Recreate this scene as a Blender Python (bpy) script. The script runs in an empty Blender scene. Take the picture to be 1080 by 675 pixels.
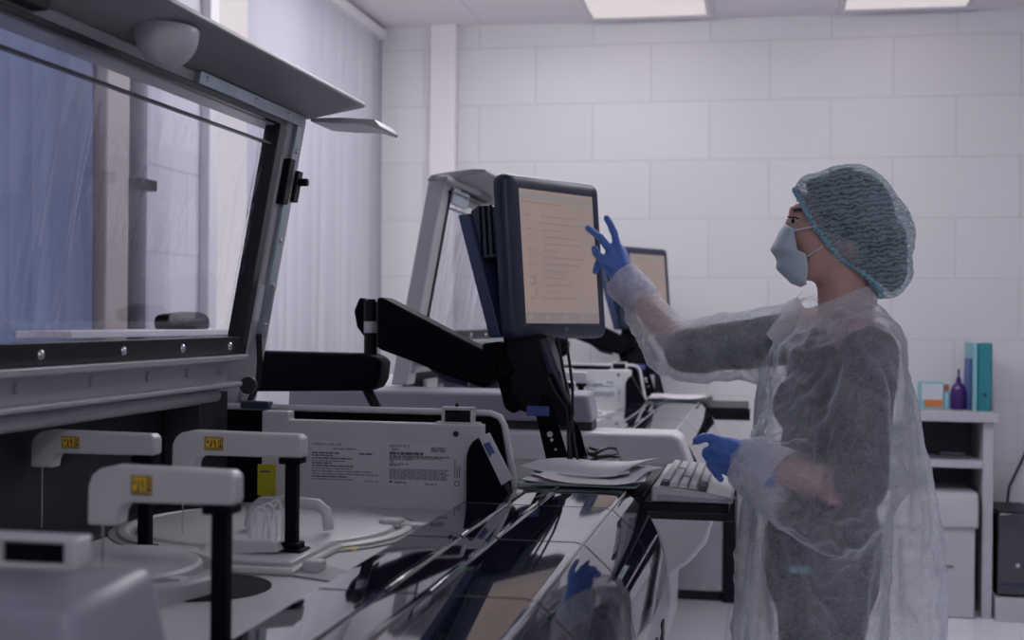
import bpy, bmesh, math, random
import numpy as np
from mathutils import Vector, Matrix, noise
random.seed(7)
S = bpy.context.scene
COL = S.collection
PI = math.pi

# ------------------------------------------------------------ camera
F, YAW, PITCH, ROLL, EYE = 1387.4, .18968, .00073, .010129, 1.35
fw = Vector((-math.sin(YAW)*math.cos(PITCH), math.cos(YAW)*math.cos(PITCH), -math.sin(PITCH)))
r0 = Vector((math.cos(YAW), math.sin(YAW), 0)); u0 = r0.cross(fw)
rt = r0*math.cos(ROLL)+u0*math.sin(ROLL); up = -r0*math.sin(ROLL)+u0*math.cos(ROLL)
cam_d = bpy.data.cameras.new('camera'); cam = bpy.data.objects.new('camera', cam_d); COL.objects.link(cam)
M = Matrix.Identity(4)
for i in range(3):
    M[i][0] = rt[i]; M[i][1] = up[i]; M[i][2] = -fw[i]
M[2][3] = EYE
cam.matrix_world = M
cam_d.sensor_width = 36; cam_d.lens = F/1080*36; cam_d.clip_start = .02
cam_d.dof.use_dof = True; cam_d.dof.focus_distance = 2.72; cam_d.dof.aperture_fstop = 4.5
S.camera = cam

def at(x, y, Y):                      # a point of the photograph at depth Y
    d = fw + rt*((x-540)/F) + up*((337.5-y)/F)
    return Vector((0, 0, EYE)) + d*(Y/d.y)

# ------------------------------------------------------------ light
S.view_settings.view_transform = 'Standard'; S.view_settings.look = 'None'
S.view_settings.gamma = 1; S.view_settings.use_curve_mapping = False
S.view_settings.exposure = 0.0
S.cycles.max_bounces = 8; S.cycles.transparent_max_bounces = 24; S.cycles.diffuse_bounces = 5
S.cycles.sample_clamp_indirect = 4
S.cycles.caustics_reflective = False; S.cycles.caustics_refractive = False
W = bpy.data.worlds.new('world'); S.world = W; W.use_nodes = True
W.node_tree.nodes['Background'].inputs[0].default_value = (1, .93, .96, 1)
W.node_tree.nodes['Background'].inputs[1].default_value = .8
ADDED_PANEL_POWER = 11  # strength of the added ceiling panels out of view
def area(name, loc, rot, sx, sy, power, color):
    l = bpy.data.lights.new(name, 'AREA'); l.shape = 'RECTANGLE'; l.size = sx; l.size_y = sy; l.energy = power; l.color = color
    o = bpy.data.objects.new(name, l); o.location = loc; o.rotation_euler = rot; COL.objects.link(o); return o
# daylight outside the two windows of the left wall
area('daylight_far', (-2.55, 5.8, 1.8), (0, -PI/2, 0), 2.2, 2.2, 7, (.94, .94, 1))
area('daylight_near', (-2.55, 2.6, 1.75), (0, -PI/2, 0), 2.0, 2.0, 7, (.74, .80, 1))

# ------------------------------------------------------------ materials
def mat(name, col, rough=.5, metal=0, spec=.5, coat=0, noise_amt=0, noise_scale=8, bump=0, bump_scale=60, emit=None, alpha=1):
    m = bpy.data.materials.new(name); m.use_nodes = True
    nt = m.node_tree; b = nt.nodes['Principled BSDF']
    b.inputs['Base Color'].default_value = (*col, 1); b.inputs['Roughness'].default_value = rough
    b.inputs['Metallic'].default_value = metal; b.inputs['Specular IOR Level'].default_value = spec
    b.inputs['Coat Weight'].default_value = coat
    if emit:
        b.inputs['Emission Color'].default_value = (*emit[0], 1); b.inputs['Emission Strength'].default_value = emit[1]
    if noise_amt or bump:
        tc = nt.nodes.new('ShaderNodeTexCoord')
    if noise_amt:
        n = nt.nodes.new('ShaderNodeTexNoise'); n.inputs['Scale'].default_value = noise_scale; n.inputs['Detail'].default_value = 5
        nt.links.new(tc.outputs['Object'], n.inputs['Vector'])
        mx = nt.nodes.new('ShaderNodeMix'); mx.data_type = 'RGBA'
        mx.inputs['A'].default_value = (*[c*(1-noise_amt) for c in col], 1); mx.inputs['B'].default_value = (*[min(1, c*(1+noise_amt)) for c in col], 1)
        nt.links.new(n.outputs['Fac'], mx.inputs['Factor']); nt.links.new(mx.outputs['Result'], b.inputs['Base Color'])
    if bump:
        n = nt.nodes.new('ShaderNodeTexNoise'); n.inputs['Scale'].default_value = bump_scale; n.inputs['Detail'].default_value = 4
        nt.links.new(tc.outputs['Object'], n.inputs['Vector'])
        bp = nt.nodes.new('ShaderNodeBump'); bp.inputs['Strength'].default_value = bump; bp.inputs['Distance'].default_value = .002
        nt.links.new(n.outputs['Fac'], bp.inputs['Height']); nt.links.new(bp.outputs['Normal'], b.inputs['Normal'])
    return m
def ramp(nt, src, stops):
    r = nt.nodes.new('ShaderNodeValToRGB'); e = r.color_ramp.elements
    e[0].position, e[0].color = stops[0][0], (*stops[0][1], 1); e[1].position, e[1].color = stops[-1][0], (*stops[-1][1], 1)
    for p, c in stops[1:-1]:
        q = e.new(p); q.color = (*c, 1)
    nt.links.new(src, r.inputs['Fac']); return r.outputs['Color']

MT = {}
def tile_mat(name, axes, w, h, off, col, mortar, rough, offset=.5, msize=.006):
    m = mat(name, col, rough); nt = m.node_tree; b = nt.nodes['Principled BSDF']
    g = nt.nodes.new('ShaderNodeNewGeometry'); sp = nt.nodes.new('ShaderNodeSeparateXYZ'); nt.links.new(g.outputs['Position'], sp.inputs[0])
    cb = nt.nodes.new('ShaderNodeCombineXYZ')
    for k, a in enumerate(axes):
        ad = nt.nodes.new('ShaderNodeMath'); ad.operation = 'ADD'; ad.inputs[1].default_value = off[k]
        nt.links.new(sp.outputs[a], ad.inputs[0]); nt.links.new(ad.outputs[0], cb.inputs[k])
    br = nt.nodes.new('ShaderNodeTexBrick'); nt.links.new(cb.outputs[0], br.inputs['Vector'])
    br.offset = offset; br.squash = 1
    br.inputs['Color1'].default_value = (*[c*1.0 for c in col], 1); br.inputs['Color2'].default_value = (*[c*.965 for c in col], 1)
    br.inputs['Mortar'].default_value = (*mortar, 1); br.inputs['Scale'].default_value = 1
    br.inputs['Mortar Size'].default_value = msize; br.inputs['Mortar Smooth'].default_value = .3
    br.inputs['Brick Width'].default_value = w; br.inputs['Row Height'].default_value = h; br.inputs['Bias'].default_value = 0
    nt.links.new(br.outputs['Color'], b.inputs['Base Color'])
    bp = nt.nodes.new('ShaderNodeBump'); bp.inputs['Strength'].default_value = .4; bp.inputs['Distance'].default_value = -.002
    nt.links.new(br.outputs['Fac'], bp.inputs['Height']); nt.links.new(bp.outputs['Normal'], b.inputs['Normal'])
    return m
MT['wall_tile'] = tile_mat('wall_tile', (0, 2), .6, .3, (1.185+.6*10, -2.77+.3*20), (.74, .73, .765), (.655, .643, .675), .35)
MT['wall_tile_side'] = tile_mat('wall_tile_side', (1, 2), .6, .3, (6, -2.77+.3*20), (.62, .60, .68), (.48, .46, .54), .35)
MT['floor_tile'] = tile_mat('floor_tile', (0, 1), .45, .45, (5.1, 5.2), (.84, .83, .90), (.66, .65, .71), .25, 0, .005)
MT['ceiling'] = tile_mat('ceiling', (0, 1), .6, .6, (5.06, 5.37), (.90, .87, .90), (.80, .77, .81), .8, 0, .008)
MT['white_paint'] = mat('white_paint', (.80, .77, .80), .5)
MT['laminate'] = mat('white_laminate', (.47, .46, .51), .4, noise_amt=.03)
MT['laminate_dark'] = mat('cabinet_dark_board', (.10, .10, .13), .6)  # dark board colour of the shelf back and the tray
MT['diffuser_low'] = mat('dimmed_lamp_diffuser', (.55, .53, .52), .5, emit=((1, .90, .88), .50))
MT['diffuser'] = mat('added_lamp_diffuser', (.9, .88, .86), .5, emit=((.965, .965, 1), ADDED_PANEL_POWER))  # glow of the unseen panels added to light the room
MT['lamp_frame'] = mat('lamp_frame', (.75, .73, .75), .4)
MT['plastic'] = mat('grey_plastic', (.58, .58, .61), .38, noise_amt=.05, noise_scale=5, bump=.06, bump_scale=300)
MT['plastic_light'] = mat('light_plastic', (.58, .58, .605), .35, noise_amt=.04, noise_scale=6)
MT['plastic_lilac'] = mat('lilac_plastic', (.27, .27, .33), .36, noise_amt=.04, noise_scale=4)
MT['hood_plastic'] = mat('hood_plastic', (.34, .335, .35), .45, noise_amt=.05, noise_scale=4)
MT['deck'] = mat('deck_plastic', (.56, .56, .57), .42, noise_amt=.05, noise_scale=7)
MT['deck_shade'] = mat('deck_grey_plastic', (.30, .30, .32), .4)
MT['black_gloss'] = mat('black_gloss', (.008, .010, .022), .04, spec=1.0, coat=.6)
MT['black_matt'] = mat('black_matt', (.0025, .003, .007), .6, spec=.10)
MT['black_satin'] = mat('black_satin', (.004, .005, .010), .4, spec=.22)
MT['rear_black'] = mat('dark_cavity_metal', (.025, .027, .036), .6)
MT['navy'] = mat('navy_plastic', (.030, .040, .075), .38, spec=.45, bump=.03, bump_scale=400)
MT['navy_panel'] = mat('navy_panel', (.036, .055, .13), .4)
MT['steel'] = mat('zinc_steel', (.42, .50, .56), .32, metal=.75, noise_amt=.15, noise_scale=14)
MT['chrome'] = mat('bright_steel', (.7, .7, .74), .18, metal=1)
MT['rail_grey'] = mat('rail_grey_paint', (.50, .50, .53), .32, noise_amt=.05)
MT['gasket'] = mat('black_gasket', (.012, .013, .02), .3)
MT['bronze'] = mat('bronze_bracket', (.10, .075, .045), .4, metal=.5)
MT['yellow'] = mat('yellow_label', (.82, .52, .03), .5)
MT['yellow_green'] = mat('yellow_tag', (.45, .44, .02), .5)
MT['yellow_pale'] = mat('pale_yellow_label', (.60, .55, .18), .5)
MT['ink'] = mat('label_ink', (.03, .03, .05), .6)
MT['ink_grey'] = mat('label_ink_grey', (.16, .17, .21), .6)
MT['print'] = mat('label_print', (.13, .135, .17), .6)
MT['print_grey'] = mat('label_print_grey', (.26, .27, .32), .6)
MT['label'] = mat('label_paper', (.60, .62, .68), .45)
MT['paper'] = mat('paper', (.70, .68, .74), .6, noise_amt=.03)
MT['paper_mint'] = mat('mint_folder', (.36, .50, .53), .5)
MT['key'] = mat('key_plastic', (.60, .58, .63), .45)
MT['key_base'] = mat('keyboard_base', (.34, .36, .42), .45)
MT['key_dark'] = mat('dark_key', (.03, .035, .08), .5)
MT['teal'] = mat('teal_card', (.02, .22, .26), .5)
MT['teal_light'] = mat('light_teal_card', (.22, .47, .52), .5)
MT['purple'] = mat('purple_plastic', (.05, .012, .13), .2)
MT['orange'] = mat('orange_print', (.62, .20, .05), .5)
MT['red'] = mat('red_cap', (.50, .12, .10), .4)
MT['blue_card'] = mat('blue_card', (.06, .10, .32), .5)
MT['led'] = mat('power_light', (.4, .5, .7), .3, emit=((.55, .75, 1), 1.6))
MT['clear_tube'] = mat('clear_tube', (.75, .78, .82), .15)
MT['cable'] = mat('cable_black', (.005, .005, .01), .45)
MT['skin'] = mat('skin', (.64, .40, .34), .5, noise_amt=.10, noise_scale=25, bump=.05, bump_scale=180)
MT['skin'].node_tree.nodes['Principled BSDF'].inputs['Subsurface Weight'].default_value = .12
MT['skin'].node_tree.nodes['Principled BSDF'].inputs['Subsurface Radius'].default_value = (.012, .005, .003)
MT['hair'] = mat('dark_hair', (.018, .012, .012), .5, noise_amt=.4, noise_scale=60)
MT['scrub'] = mat('dark_scrub', (.020, .026, .044), .8, noise_amt=.25, noise_scale=20, bump=.2, bump_scale=200)
MT['glove'] = mat('blue_nitrile', (.10, .21, .62), .42, noise_amt=.12, noise_scale=30, bump=.25, bump_scale=70)
MT['eye_white'] = mat('eye_white', (.6, .57, .57), .2)
MT['iris'] = mat('iris', (.02, .015, .012), .15)

def cloth_mat(name, col, a_lo, a_hi, scale, fibre, trans=.35, wave=None, crease=None):
    m = bpy.data.materials.new(name); m.use_nodes = True; nt = m.node_tree
    for n in list(nt.nodes): nt.nodes.remove(n)
    out = nt.nodes.new('ShaderNodeOutputMaterial'); tc = nt.nodes.new('ShaderNodeTexCoord')
    d = nt.nodes.new('ShaderNodeBsdfDiffuse'); d.inputs[0].default_value = (*col, 1)
    t = nt.nodes.new('ShaderNodeBsdfTranslucent'); t.inputs[0].default_value = (*col, 1)
    mx = nt.nodes.new('ShaderNodeMixShader'); mx.inputs[0].default_value = trans
    nt.links.new(d.outputs[0], mx.inputs[1]); nt.links.new(t.outputs[0], mx.inputs[2])
    tr = nt.nodes.new('ShaderNodeBsdfTransparent'); m2 = nt.nodes.new('ShaderNodeMixShader')
    n1 = nt.nodes.new('ShaderNodeTexNoise'); n1.inputs['Scale'].default_value = scale; n1.inputs['Detail'].default_value = 6; n1.inputs['Roughness'].default_value = .65
    n2 = nt.nodes.new('ShaderNodeTexNoise'); n2.inputs['Scale'].default_value = fibre; n2.inputs['Detail'].default_value = 3; n2.inputs['Distortion'].default_value = 2.5
    nt.links.new(tc.outputs['Object'], n1.inputs['Vector']); nt.links.new(tc.outputs['Object'], n2.inputs['Vector'])
    ad = nt.nodes.new('ShaderNodeMath'); ad.operation = 'ADD'; nt.links.new(n1.outputs['Fac'], ad.inputs[0]); nt.links.new(n2.outputs['Fac'], ad.inputs[1])
    src = ad.outputs[0]; lo, hi = .75, 1.25
    if wave:
        wv = nt.nodes.new('ShaderNodeTexWave'); wv.wave_type = 'BANDS'; wv.bands_direction = 'Z'
        wv.inputs['Scale'].default_value = wave[0]; wv.inputs['Distortion'].default_value = wave[1]; wv.inputs['Detail'].default_value = 2.5; wv.inputs['Detail Scale'].default_value = wave[2]
        mp = nt.nodes.new('ShaderNodeMapping'); mp.inputs['Rotation'].default_value = (0, wave[3], 0)
        nt.links.new(tc.outputs['Object'], mp.inputs['Vector']); nt.links.new(mp.outputs[0], wv.inputs['Vector'])
        a2 = nt.nodes.new('ShaderNodeMath'); a2.operation = 'MULTIPLY_ADD'; a2.inputs[1].default_value = wave[4]
        nt.links.new(wv.outputs['Fac'], a2.inputs[0]); nt.links.new(src, a2.inputs[2]); src = a2.outputs[0]; lo, hi = .75, 1.2+wave[4]
        bp = nt.nodes.new('ShaderNodeBump'); bp.inputs['Strength'].default_value = .7; bp.inputs['Distance'].default_value = .004
        nt.links.new(wv.outputs['Fac'], bp.inputs['Height']); nt.links.new(bp.outputs[0], d.inputs['Normal'])
    mr = nt.nodes.new('ShaderNodeMapRange'); mr.inputs['From Min'].default_value = lo; mr.inputs['From Max'].default_value = hi
    mr.inputs['To Min'].default_value = a_lo; mr.inputs['To Max'].default_value = a_hi
    nt.links.new(src, mr.inputs['Value'])
    if crease:                                       # crumpled creases; a thin weave closes up where it is seen edge-on
        vo = nt.nodes.new('ShaderNodeTexNoise'); vo.noise_type = 'RIDGED_MULTIFRACTAL'; vo.inputs['Scale'].default_value = crease[0]; vo.inputs['Detail'].default_value = 1.2; vo.inputs['Distortion'].default_value = .6
        mp2 = nt.nodes.new('ShaderNodeMapping'); mp2.inputs['Scale'].default_value = (1, 1, .6); nt.links.new(tc.outputs['Object'], mp2.inputs['Vector']); nt.links.new(mp2.outputs[0], vo.inputs['Vector'])
        cb = nt.nodes.new('ShaderNodeBump'); cb.inputs['Strength'].default_value = crease[1]; cb.inputs['Distance'].default_value = .006
        nt.links.new(vo.outputs['Fac'], cb.inputs['Height']); nt.links.new(cb.outputs[0], d.inputs['Normal']); nt.links.new(cb.outputs[0], t.inputs['Normal'])
        lw = nt.nodes.new('ShaderNodeLayerWeight'); lw.inputs['Blend'].default_value = .5; nt.links.new(cb.outputs[0], lw.inputs['Normal'])
        cs = nt.nodes.new('ShaderNodeMath'); cs.operation = 'SUBTRACT'; cs.inputs[0].default_value = 1; nt.links.new(lw.outputs['Facing'], cs.inputs[1])
        cm = nt.nodes.new('ShaderNodeMath'); cm.operation = 'MAXIMUM'; cm.inputs[1].default_value = .2; nt.links.new(cs.outputs[0], cm.inputs[0])
        iv = nt.nodes.new('ShaderNodeMath'); iv.operation = 'DIVIDE'; iv.inputs[0].default_value = 1; nt.links.new(cm.outputs[0], iv.inputs[1])
        om = nt.nodes.new('ShaderNodeMath'); om.operation = 'SUBTRACT'; om.inputs[0].default_value = 1; 
        fm = nt.nodes.new('ShaderNodeMapRange'); fm.inputs['From Min'].default_value = .62; fm.inputs['From Max'].default_value = 1.0; fm.inputs['To Min'].default_value = 0; fm.inputs['To Max'].default_value = .55
        nt.links.new(vo.outputs['Fac'], fm.inputs['Value'])
        fa = nt.nodes.new('ShaderNodeMath'); fa.operation = 'ADD'; fa.use_clamp = True; nt.links.new(mr.outputs[0], fa.inputs[0]); nt.links.new(fm.outputs[0], fa.inputs[1])
        nt.links.new(fa.outputs[0], om.inputs[1])
        pw = nt.nodes.new('ShaderNodeMath'); pw.operation = 'POWER'; nt.links.new(om.outputs[0], pw.inputs[0]); nt.links.new(iv.outputs[0], pw.inputs[1])
        ao = nt.nodes.new('ShaderNodeMath'); ao.operation = 'SUBTRACT'; ao.inputs[0].default_value = 1; nt.links.new(pw.outputs[0], ao.inputs[1]); nt.links.new(ao.outputs[0], m2.inputs[0])
    else: nt.links.new(mr.outputs[0], m2.inputs[0])
    nt.links.new(tr.outputs[0], m2.inputs[1]); nt.links.new(mx.outputs[0], m2.inputs[2]); nt.links.new(m2.outputs[0], out.inputs[0])
    return m
MT['gown'] = cloth_mat('gown_nonwoven', (.85, .88, .94), .25, .48, 14, 70, .45, crease=(10, .55))
MT['gown_thick'] = cloth_mat('gown_nonwoven_doubled', (.84, .84, .87), .60, .82, 22, 90)
MT['cap'] = cloth_mat('cap_nonwoven', (.52, .70, .78), .20, .85, 14, 60, .3, wave=(30, 7.0, 2.2, .12, .7))
MT['mask'] = mat('mask_fabric', (.58, .68, .75), .8, noise_amt=.08, noise_scale=40)
MT['strap'] = mat('mask_strap', (.75, .73, .75), .7)
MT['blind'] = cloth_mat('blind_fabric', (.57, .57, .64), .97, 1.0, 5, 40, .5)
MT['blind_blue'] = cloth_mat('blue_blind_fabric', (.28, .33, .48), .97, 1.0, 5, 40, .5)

def film_mat():
    m = bpy.data.materials.new('clear_lid_film'); m.use_nodes = True; nt = m.node_tree
    for n in list(nt.nodes): nt.nodes.remove(n)
    out = nt.nodes.new('ShaderNodeOutputMaterial'); tc = nt.nodes.new('ShaderNodeTexCoord')
    mp = nt.nodes.new('ShaderNodeMapping'); mp.inputs['Scale'].default_value = (1, 1.5, .35); nt.links.new(tc.outputs['Object'], mp.inputs['Vector'])
    n = nt.nodes.new('ShaderNodeTexNoise'); n.inputs['Scale'].default_value = 2.6; n.inputs['Detail'].default_value = 3; nt.links.new(mp.outputs[0], n.inputs['Vector'])
    n2 = nt.nodes.new('ShaderNodeTexNoise'); n2.inputs['Scale'].default_value = 34; n2.inputs['Detail'].default_value = 2; nt.links.new(tc.outputs['Object'], n2.inputs['Vector'])
    bp = nt.nodes.new('ShaderNodeBump'); bp.inputs['Strength'].default_value = .3; bp.inputs['Distance'].default_value = .02; nt.links.new(n.outputs['Fac'], bp.inputs['Height'])
    b2 = nt.nodes.new('ShaderNodeBump'); b2.inputs['Strength'].default_value = .10; b2.inputs['Distance'].default_value = .006
    nt.links.new(n2.outputs['Fac'], b2.inputs['Height']); nt.links.new(bp.outputs[0], b2.inputs['Normal'])
    gl = nt.nodes.new('ShaderNodeBsdfGlossy'); gl.inputs['Roughness'].default_value = .05; gl.inputs['Color'].default_value = (.9, .9, .95, 1); nt.links.new(b2.outputs[0], gl.inputs['Normal'])
    rf = nt.nodes.new('ShaderNodeBsdfRefraction'); rf.inputs['IOR'].default_value = 1.03; rf.inputs['Roughness'].default_value = .01; rf.inputs['Color'].default_value = (.80, .80, .86, 1)
    b3 = nt.nodes.new('ShaderNodeBump'); b3.inputs['Strength'].default_value = .5; b3.inputs['Distance'].default_value = .02; nt.links.new(n.outputs['Fac'], b3.inputs['Height']); nt.links.new(b3.outputs[0], rf.inputs['Normal'])
    tr = nt.nodes.new('ShaderNodeBsdfTransparent'); tr.inputs[0].default_value = (.79, .80, .86, 1)
    m0 = nt.nodes.new('ShaderNodeMixShader'); m0.inputs[0].default_value = .12; nt.links.new(tr.outputs[0], m0.inputs[1]); nt.links.new(rf.outputs[0], m0.inputs[2])
    mx = nt.nodes.new('ShaderNodeMixShader'); mx.inputs[0].default_value = .09
    nt.links.new(m0.outputs[0], mx.inputs[1]); nt.links.new(gl.outputs[0], mx.inputs[2]); nt.links.new(mx.outputs[0], out.inputs[0])
    return m
MT['film'] = film_mat()

def screen_mat(name, c0, c1, strength):
    m = bpy.data.materials.new(name); m.use_nodes = True; nt = m.node_tree; b = nt.nodes['Principled BSDF']
    b.inputs['Base Color'].default_value = (.02, .02, .02, 1); b.inputs['Roughness'].default_value = .3
    tc = nt.nodes.new('ShaderNodeTexCoord'); n = nt.nodes.new('ShaderNodeTexNoise'); n.inputs['Scale'].default_value = 7; n.inputs['Detail'].default_value = 1
    nt.links.new(tc.outputs['Object'], n.inputs['Vector'])
    c = ramp(nt, n.outputs['Fac'], [(.35, c0), (.7, c1)])
    nt.links.new(c, b.inputs['Emission Color']); b.inputs['Emission Strength'].default_value = strength
    return m
MT['screen'] = screen_mat('lit_screen', (.30, .225, .20), (.27, .21, .20), .85)
MT['screen_line'] = mat('lit_screen_row', (.02, .02, .02), .4, emit=((.235, .182, .172), .85))
MT['screen_red'] = mat('lit_screen_red', (.02, .02, .02), .4, emit=((.25, .175, .165), .85))
MT['screen_green'] = mat('lit_screen_green', (.02, .02, .02), .4, emit=((.20, .19, .12), 1))
MT['screen_bar'] = mat('lit_screen_bar', (.02, .02, .02), .4, emit=((.17, .15, .165), 1))
MT['screen_top'] = mat('lit_screen_toolbar', (.02, .02, .02), .4, emit=((.20, .19, .185), 1))

# ------------------------------------------------------------ mesh helpers
ORG = {}
class MB:
    def __init__(s): s.v = []; s.f = []; s.m = []
    def add(s, vs, fs, k=0):
        o = len(s.v); s.v += [tuple(v) for v in vs]; s.f += [tuple(i+o for i in f) for f in fs]; s.m += [k]*len(fs); return s
    def box(s, a, b, k=0, rot=None, piv=None):
        (x0, y0, z0), (x1, y1, z1) = a, b
        vs = [Vector(p) for p in ((x0,y0,z0),(x1,y0,z0),(x1,y1,z0),(x0,y1,z0),(x0,y0,z1),(x1,y0,z1),(x1,y1,z1),(x0,y1,z1))]
        if rot is not None:
            c = Vector(piv) if piv is not None else (Vector(a)+Vector(b))/2
            vs = [c + rot @ (v-c) for v in vs]
        return s.add(vs, [(0,3,2,1),(4,5,6,7),(0,1,5,4),(1,2,6,5),(2,3,7,6),(3,0,4,7)], k)
    def hexa(s, vs, k=0):
        return s.add(vs, [(0,3,2,1),(4,5,6,7),(0,1,5,4),(1,2,6,5),(2,3,7,6),(3,0,4,7)], k)
    def prism(s, pts, a, b, axis='y', k=0):          # closed 2-D outline swept between a and b
        n = len(pts)
        def mk(p, t): return {'y': (p[0], t, p[1]), 'x': (t, p[0], p[1]), 'z': (p[0], p[1], t)}[axis]
        vs = [mk(p, a) for p in pts]+[mk(p, b) for p in pts]
        return s.add(vs, [tuple(range(n)), tuple(range(2*n-1, n-1, -1))]+[(i, i+n, (i+1) % n+n, (i+1) % n) for i in range(n)], k)
    def tube(s, path, r, n=10, k=0, cap=True):
        path = [Vector(p) for p in path]; rs = r if isinstance(r, (list, tuple)) else [r]*len(path)
        rings = []; prev = None
        for i, p in enumerate(path):
            t = (path[min(i+1, len(path)-1)]-path[max(i-1, 0)]).normalized()
            if prev is None:
                a = Vector((0, 0, 1)) if abs(t.z) < .9 else Vector((1, 0, 0)); nrm = t.cross(a).normalized()
            else: nrm = (prev-t*prev.dot(t)).normalized()
            prev = nrm; b = t.cross(nrm)
            rings.append([p+(nrm*math.cos(q*2*PI/n)+b*math.sin(q*2*PI/n))*rs[i] for q in range(n)])
        vs = [v for g in rings for v in g]; fs = []
        for i in range(len(path)-1):
            for q in range(n): fs.append((i*n+q, i*n+(q+1) % n, (i+1)*n+(q+1) % n, (i+1)*n+q))
        if cap: fs += [tuple(range(n-1, -1, -1)), tuple(range((len(path)-1)*n, len(path)*n))]
        return s.add(vs, fs, k)
    def lathe(s, prof, c, n=40, k=0, axis=None, close=True):      # profile of (r, z) about a vertical axis at c
        vs = []; fs = []; R = axis.to_matrix() if axis is not None else None
        for r, z in prof:
            for q in range(n):
                v = Vector((r*math.cos(2*PI*q/n), r*math.sin(2*PI*q/n), z))
                if R is not None: v = R @ v
                vs.append(Vector(c)+v)
        for i in range(len(prof)-1):
            for q in range(n): fs.append((i*n+q, i*n+(q+1) % n, (i+1)*n+(q+1) % n, (i+1)*n+q))
        if close: fs += [tuple(range(n-1, -1, -1)), tuple(range((len(prof)-1)*n, len(prof)*n))]
        return s.add(vs, fs, k)
    def ell(s, c, r, n=20, k=0, rot=None):
        vs = []; fs = []; m = n//2
        for i in range(1, m):
            for q in range(n):
                th = PI*i/m; ph = 2*PI*q/n
                v = Vector((r[0]*math.sin(th)*math.cos(ph), r[1]*math.sin(th)*math.sin(ph), r[2]*math.cos(th)))
                vs.append(Vector(c)+(rot @ v if rot is not None else v))
        t = Vector((0, 0, r[2])); t = rot @ t if rot is not None else t
        vs += [Vector(c)+t, Vector(c)-t]; L = len(vs)
        for i in range(m-2):
            for q in range(n): fs.append((i*n+q, (i+1)*n+q, (i+1)*n+(q+1) % n, i*n+(q+1) % n))
        for q in range(n):
            fs.append((L-2, q, (q+1) % n)); fs.append((L-1, (m-2)*n+(q+1) % n, (m-2)*n+q))
        return s.add(vs, fs, k)
    def cap(s, p0, r0_, p1, r1_, n=16, k=0):           # tapered capsule
        p0 = Vector(p0); p1 = Vector(p1); d = (p1-p0).normalized(); path = []; rs = []
        for a in (80, 55, 28): path.append(p0-d*r0_*math.sin(math.radians(a))); rs.append(r0_*math.cos(math.radians(a)))
        for i in range(7):
            t = i/6; path.append(p0.lerp(p1, t)); rs.append(r0_+(r1_-r0_)*t)
        for a in (28, 55, 80): path.append(p1+d*r1_*math.sin(math.radians(a))); rs.append(r1_*math.cos(math.radians(a)))
        return s.tube(path, rs, n, k)
    def chain(s, pts, n=16):
        for (p, r), (q, t) in zip(pts[:-1], pts[1:]): s.cap(p, r, q, t, n)
        return s
    def mesh(s, name):
        me = bpy.data.meshes.new(name); me.from_pydata(s.v, [], s.f); me.polygons.foreach_set('material_index', s.m); return me
    def build(s, name, mats, parent=None, bevel=0, smooth=35, seg=2):
        A = np.array(s.v); c = Vector(((A.min(0)+A.max(0))/2).tolist())
        if parent is None and not name.startswith('_'): c.z = float(A[:, 2].min())
        s.v = [tuple(Vector(v)-c) for v in s.v]
        me = s.mesh(name)
        for m in (mats if isinstance(mats, (list, tuple)) else [mats]): me.materials.append(MT[m] if isinstance(m, str) else m)
        bm = bmesh.new(); bm.from_mesh(me); bmesh.ops.recalc_face_normals(bm, faces=bm.faces); bm.to_mesh(me); bm.free()
        o = bpy.data.objects.new(name, me); COL.objects.link(o); place(o, c, parent)
        if smooth:
            me.polygons.foreach_set('use_smooth', [True]*len(me.polygons)); me.set_sharp_from_angle(angle=math.radians(smooth))
        if bevel:
            b = o.modifiers.new('bevel', 'BEVEL'); b.width = bevel; b.segments = seg; b.limit_method = 'ANGLE'; b.angle_limit = math.radians(40)
        return o
def place(o, c, parent):
    ORG[o.name] = Vector(c)
    if parent is not None: o.parent = parent; o.location = Vector(c)-ORG[parent.name]
    else: o.location = c
def tag(o, label=None, cat=None, group=None, kind=None):
    for k, v in (('label', label), ('category', cat), ('group', group), ('kind', kind)):
        if v: o[k] = v
    return o
def thing(name, loc, label, cat, group=None):
    o = bpy.data.objects.new(name, None); COL.objects.link(o); place(o, Vector(loc), None); o.empty_display_size = .05
    return tag(o, label, cat, group)
def text(s, name, size, M3, loc, mt, parent, ext=.0003, align='LEFT', width=1.0):
    c = bpy.data.curves.new(name, 'FONT'); c.body = s; c.size = size; c.extrude = ext; c.align_x = align; c.offset = size*.015
    t = bpy.data.objects.new('tmp_text', c); COL.objects.link(t)
    dg = bpy.context.evaluated_depsgraph_get(); me = bpy.data.meshes.new_from_object(t.evaluated_get(dg))
    bpy.data.objects.remove(t)
    vs = [Vector(loc)+M3 @ Vector((v.co.x*width, v.co.y, v.co.z)) for v in me.vertices]
    b = MB(); b.add(vs, [tuple(p.vertices) for p in me.polygons]); bpy.data.meshes.remove(me)
    return b
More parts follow.
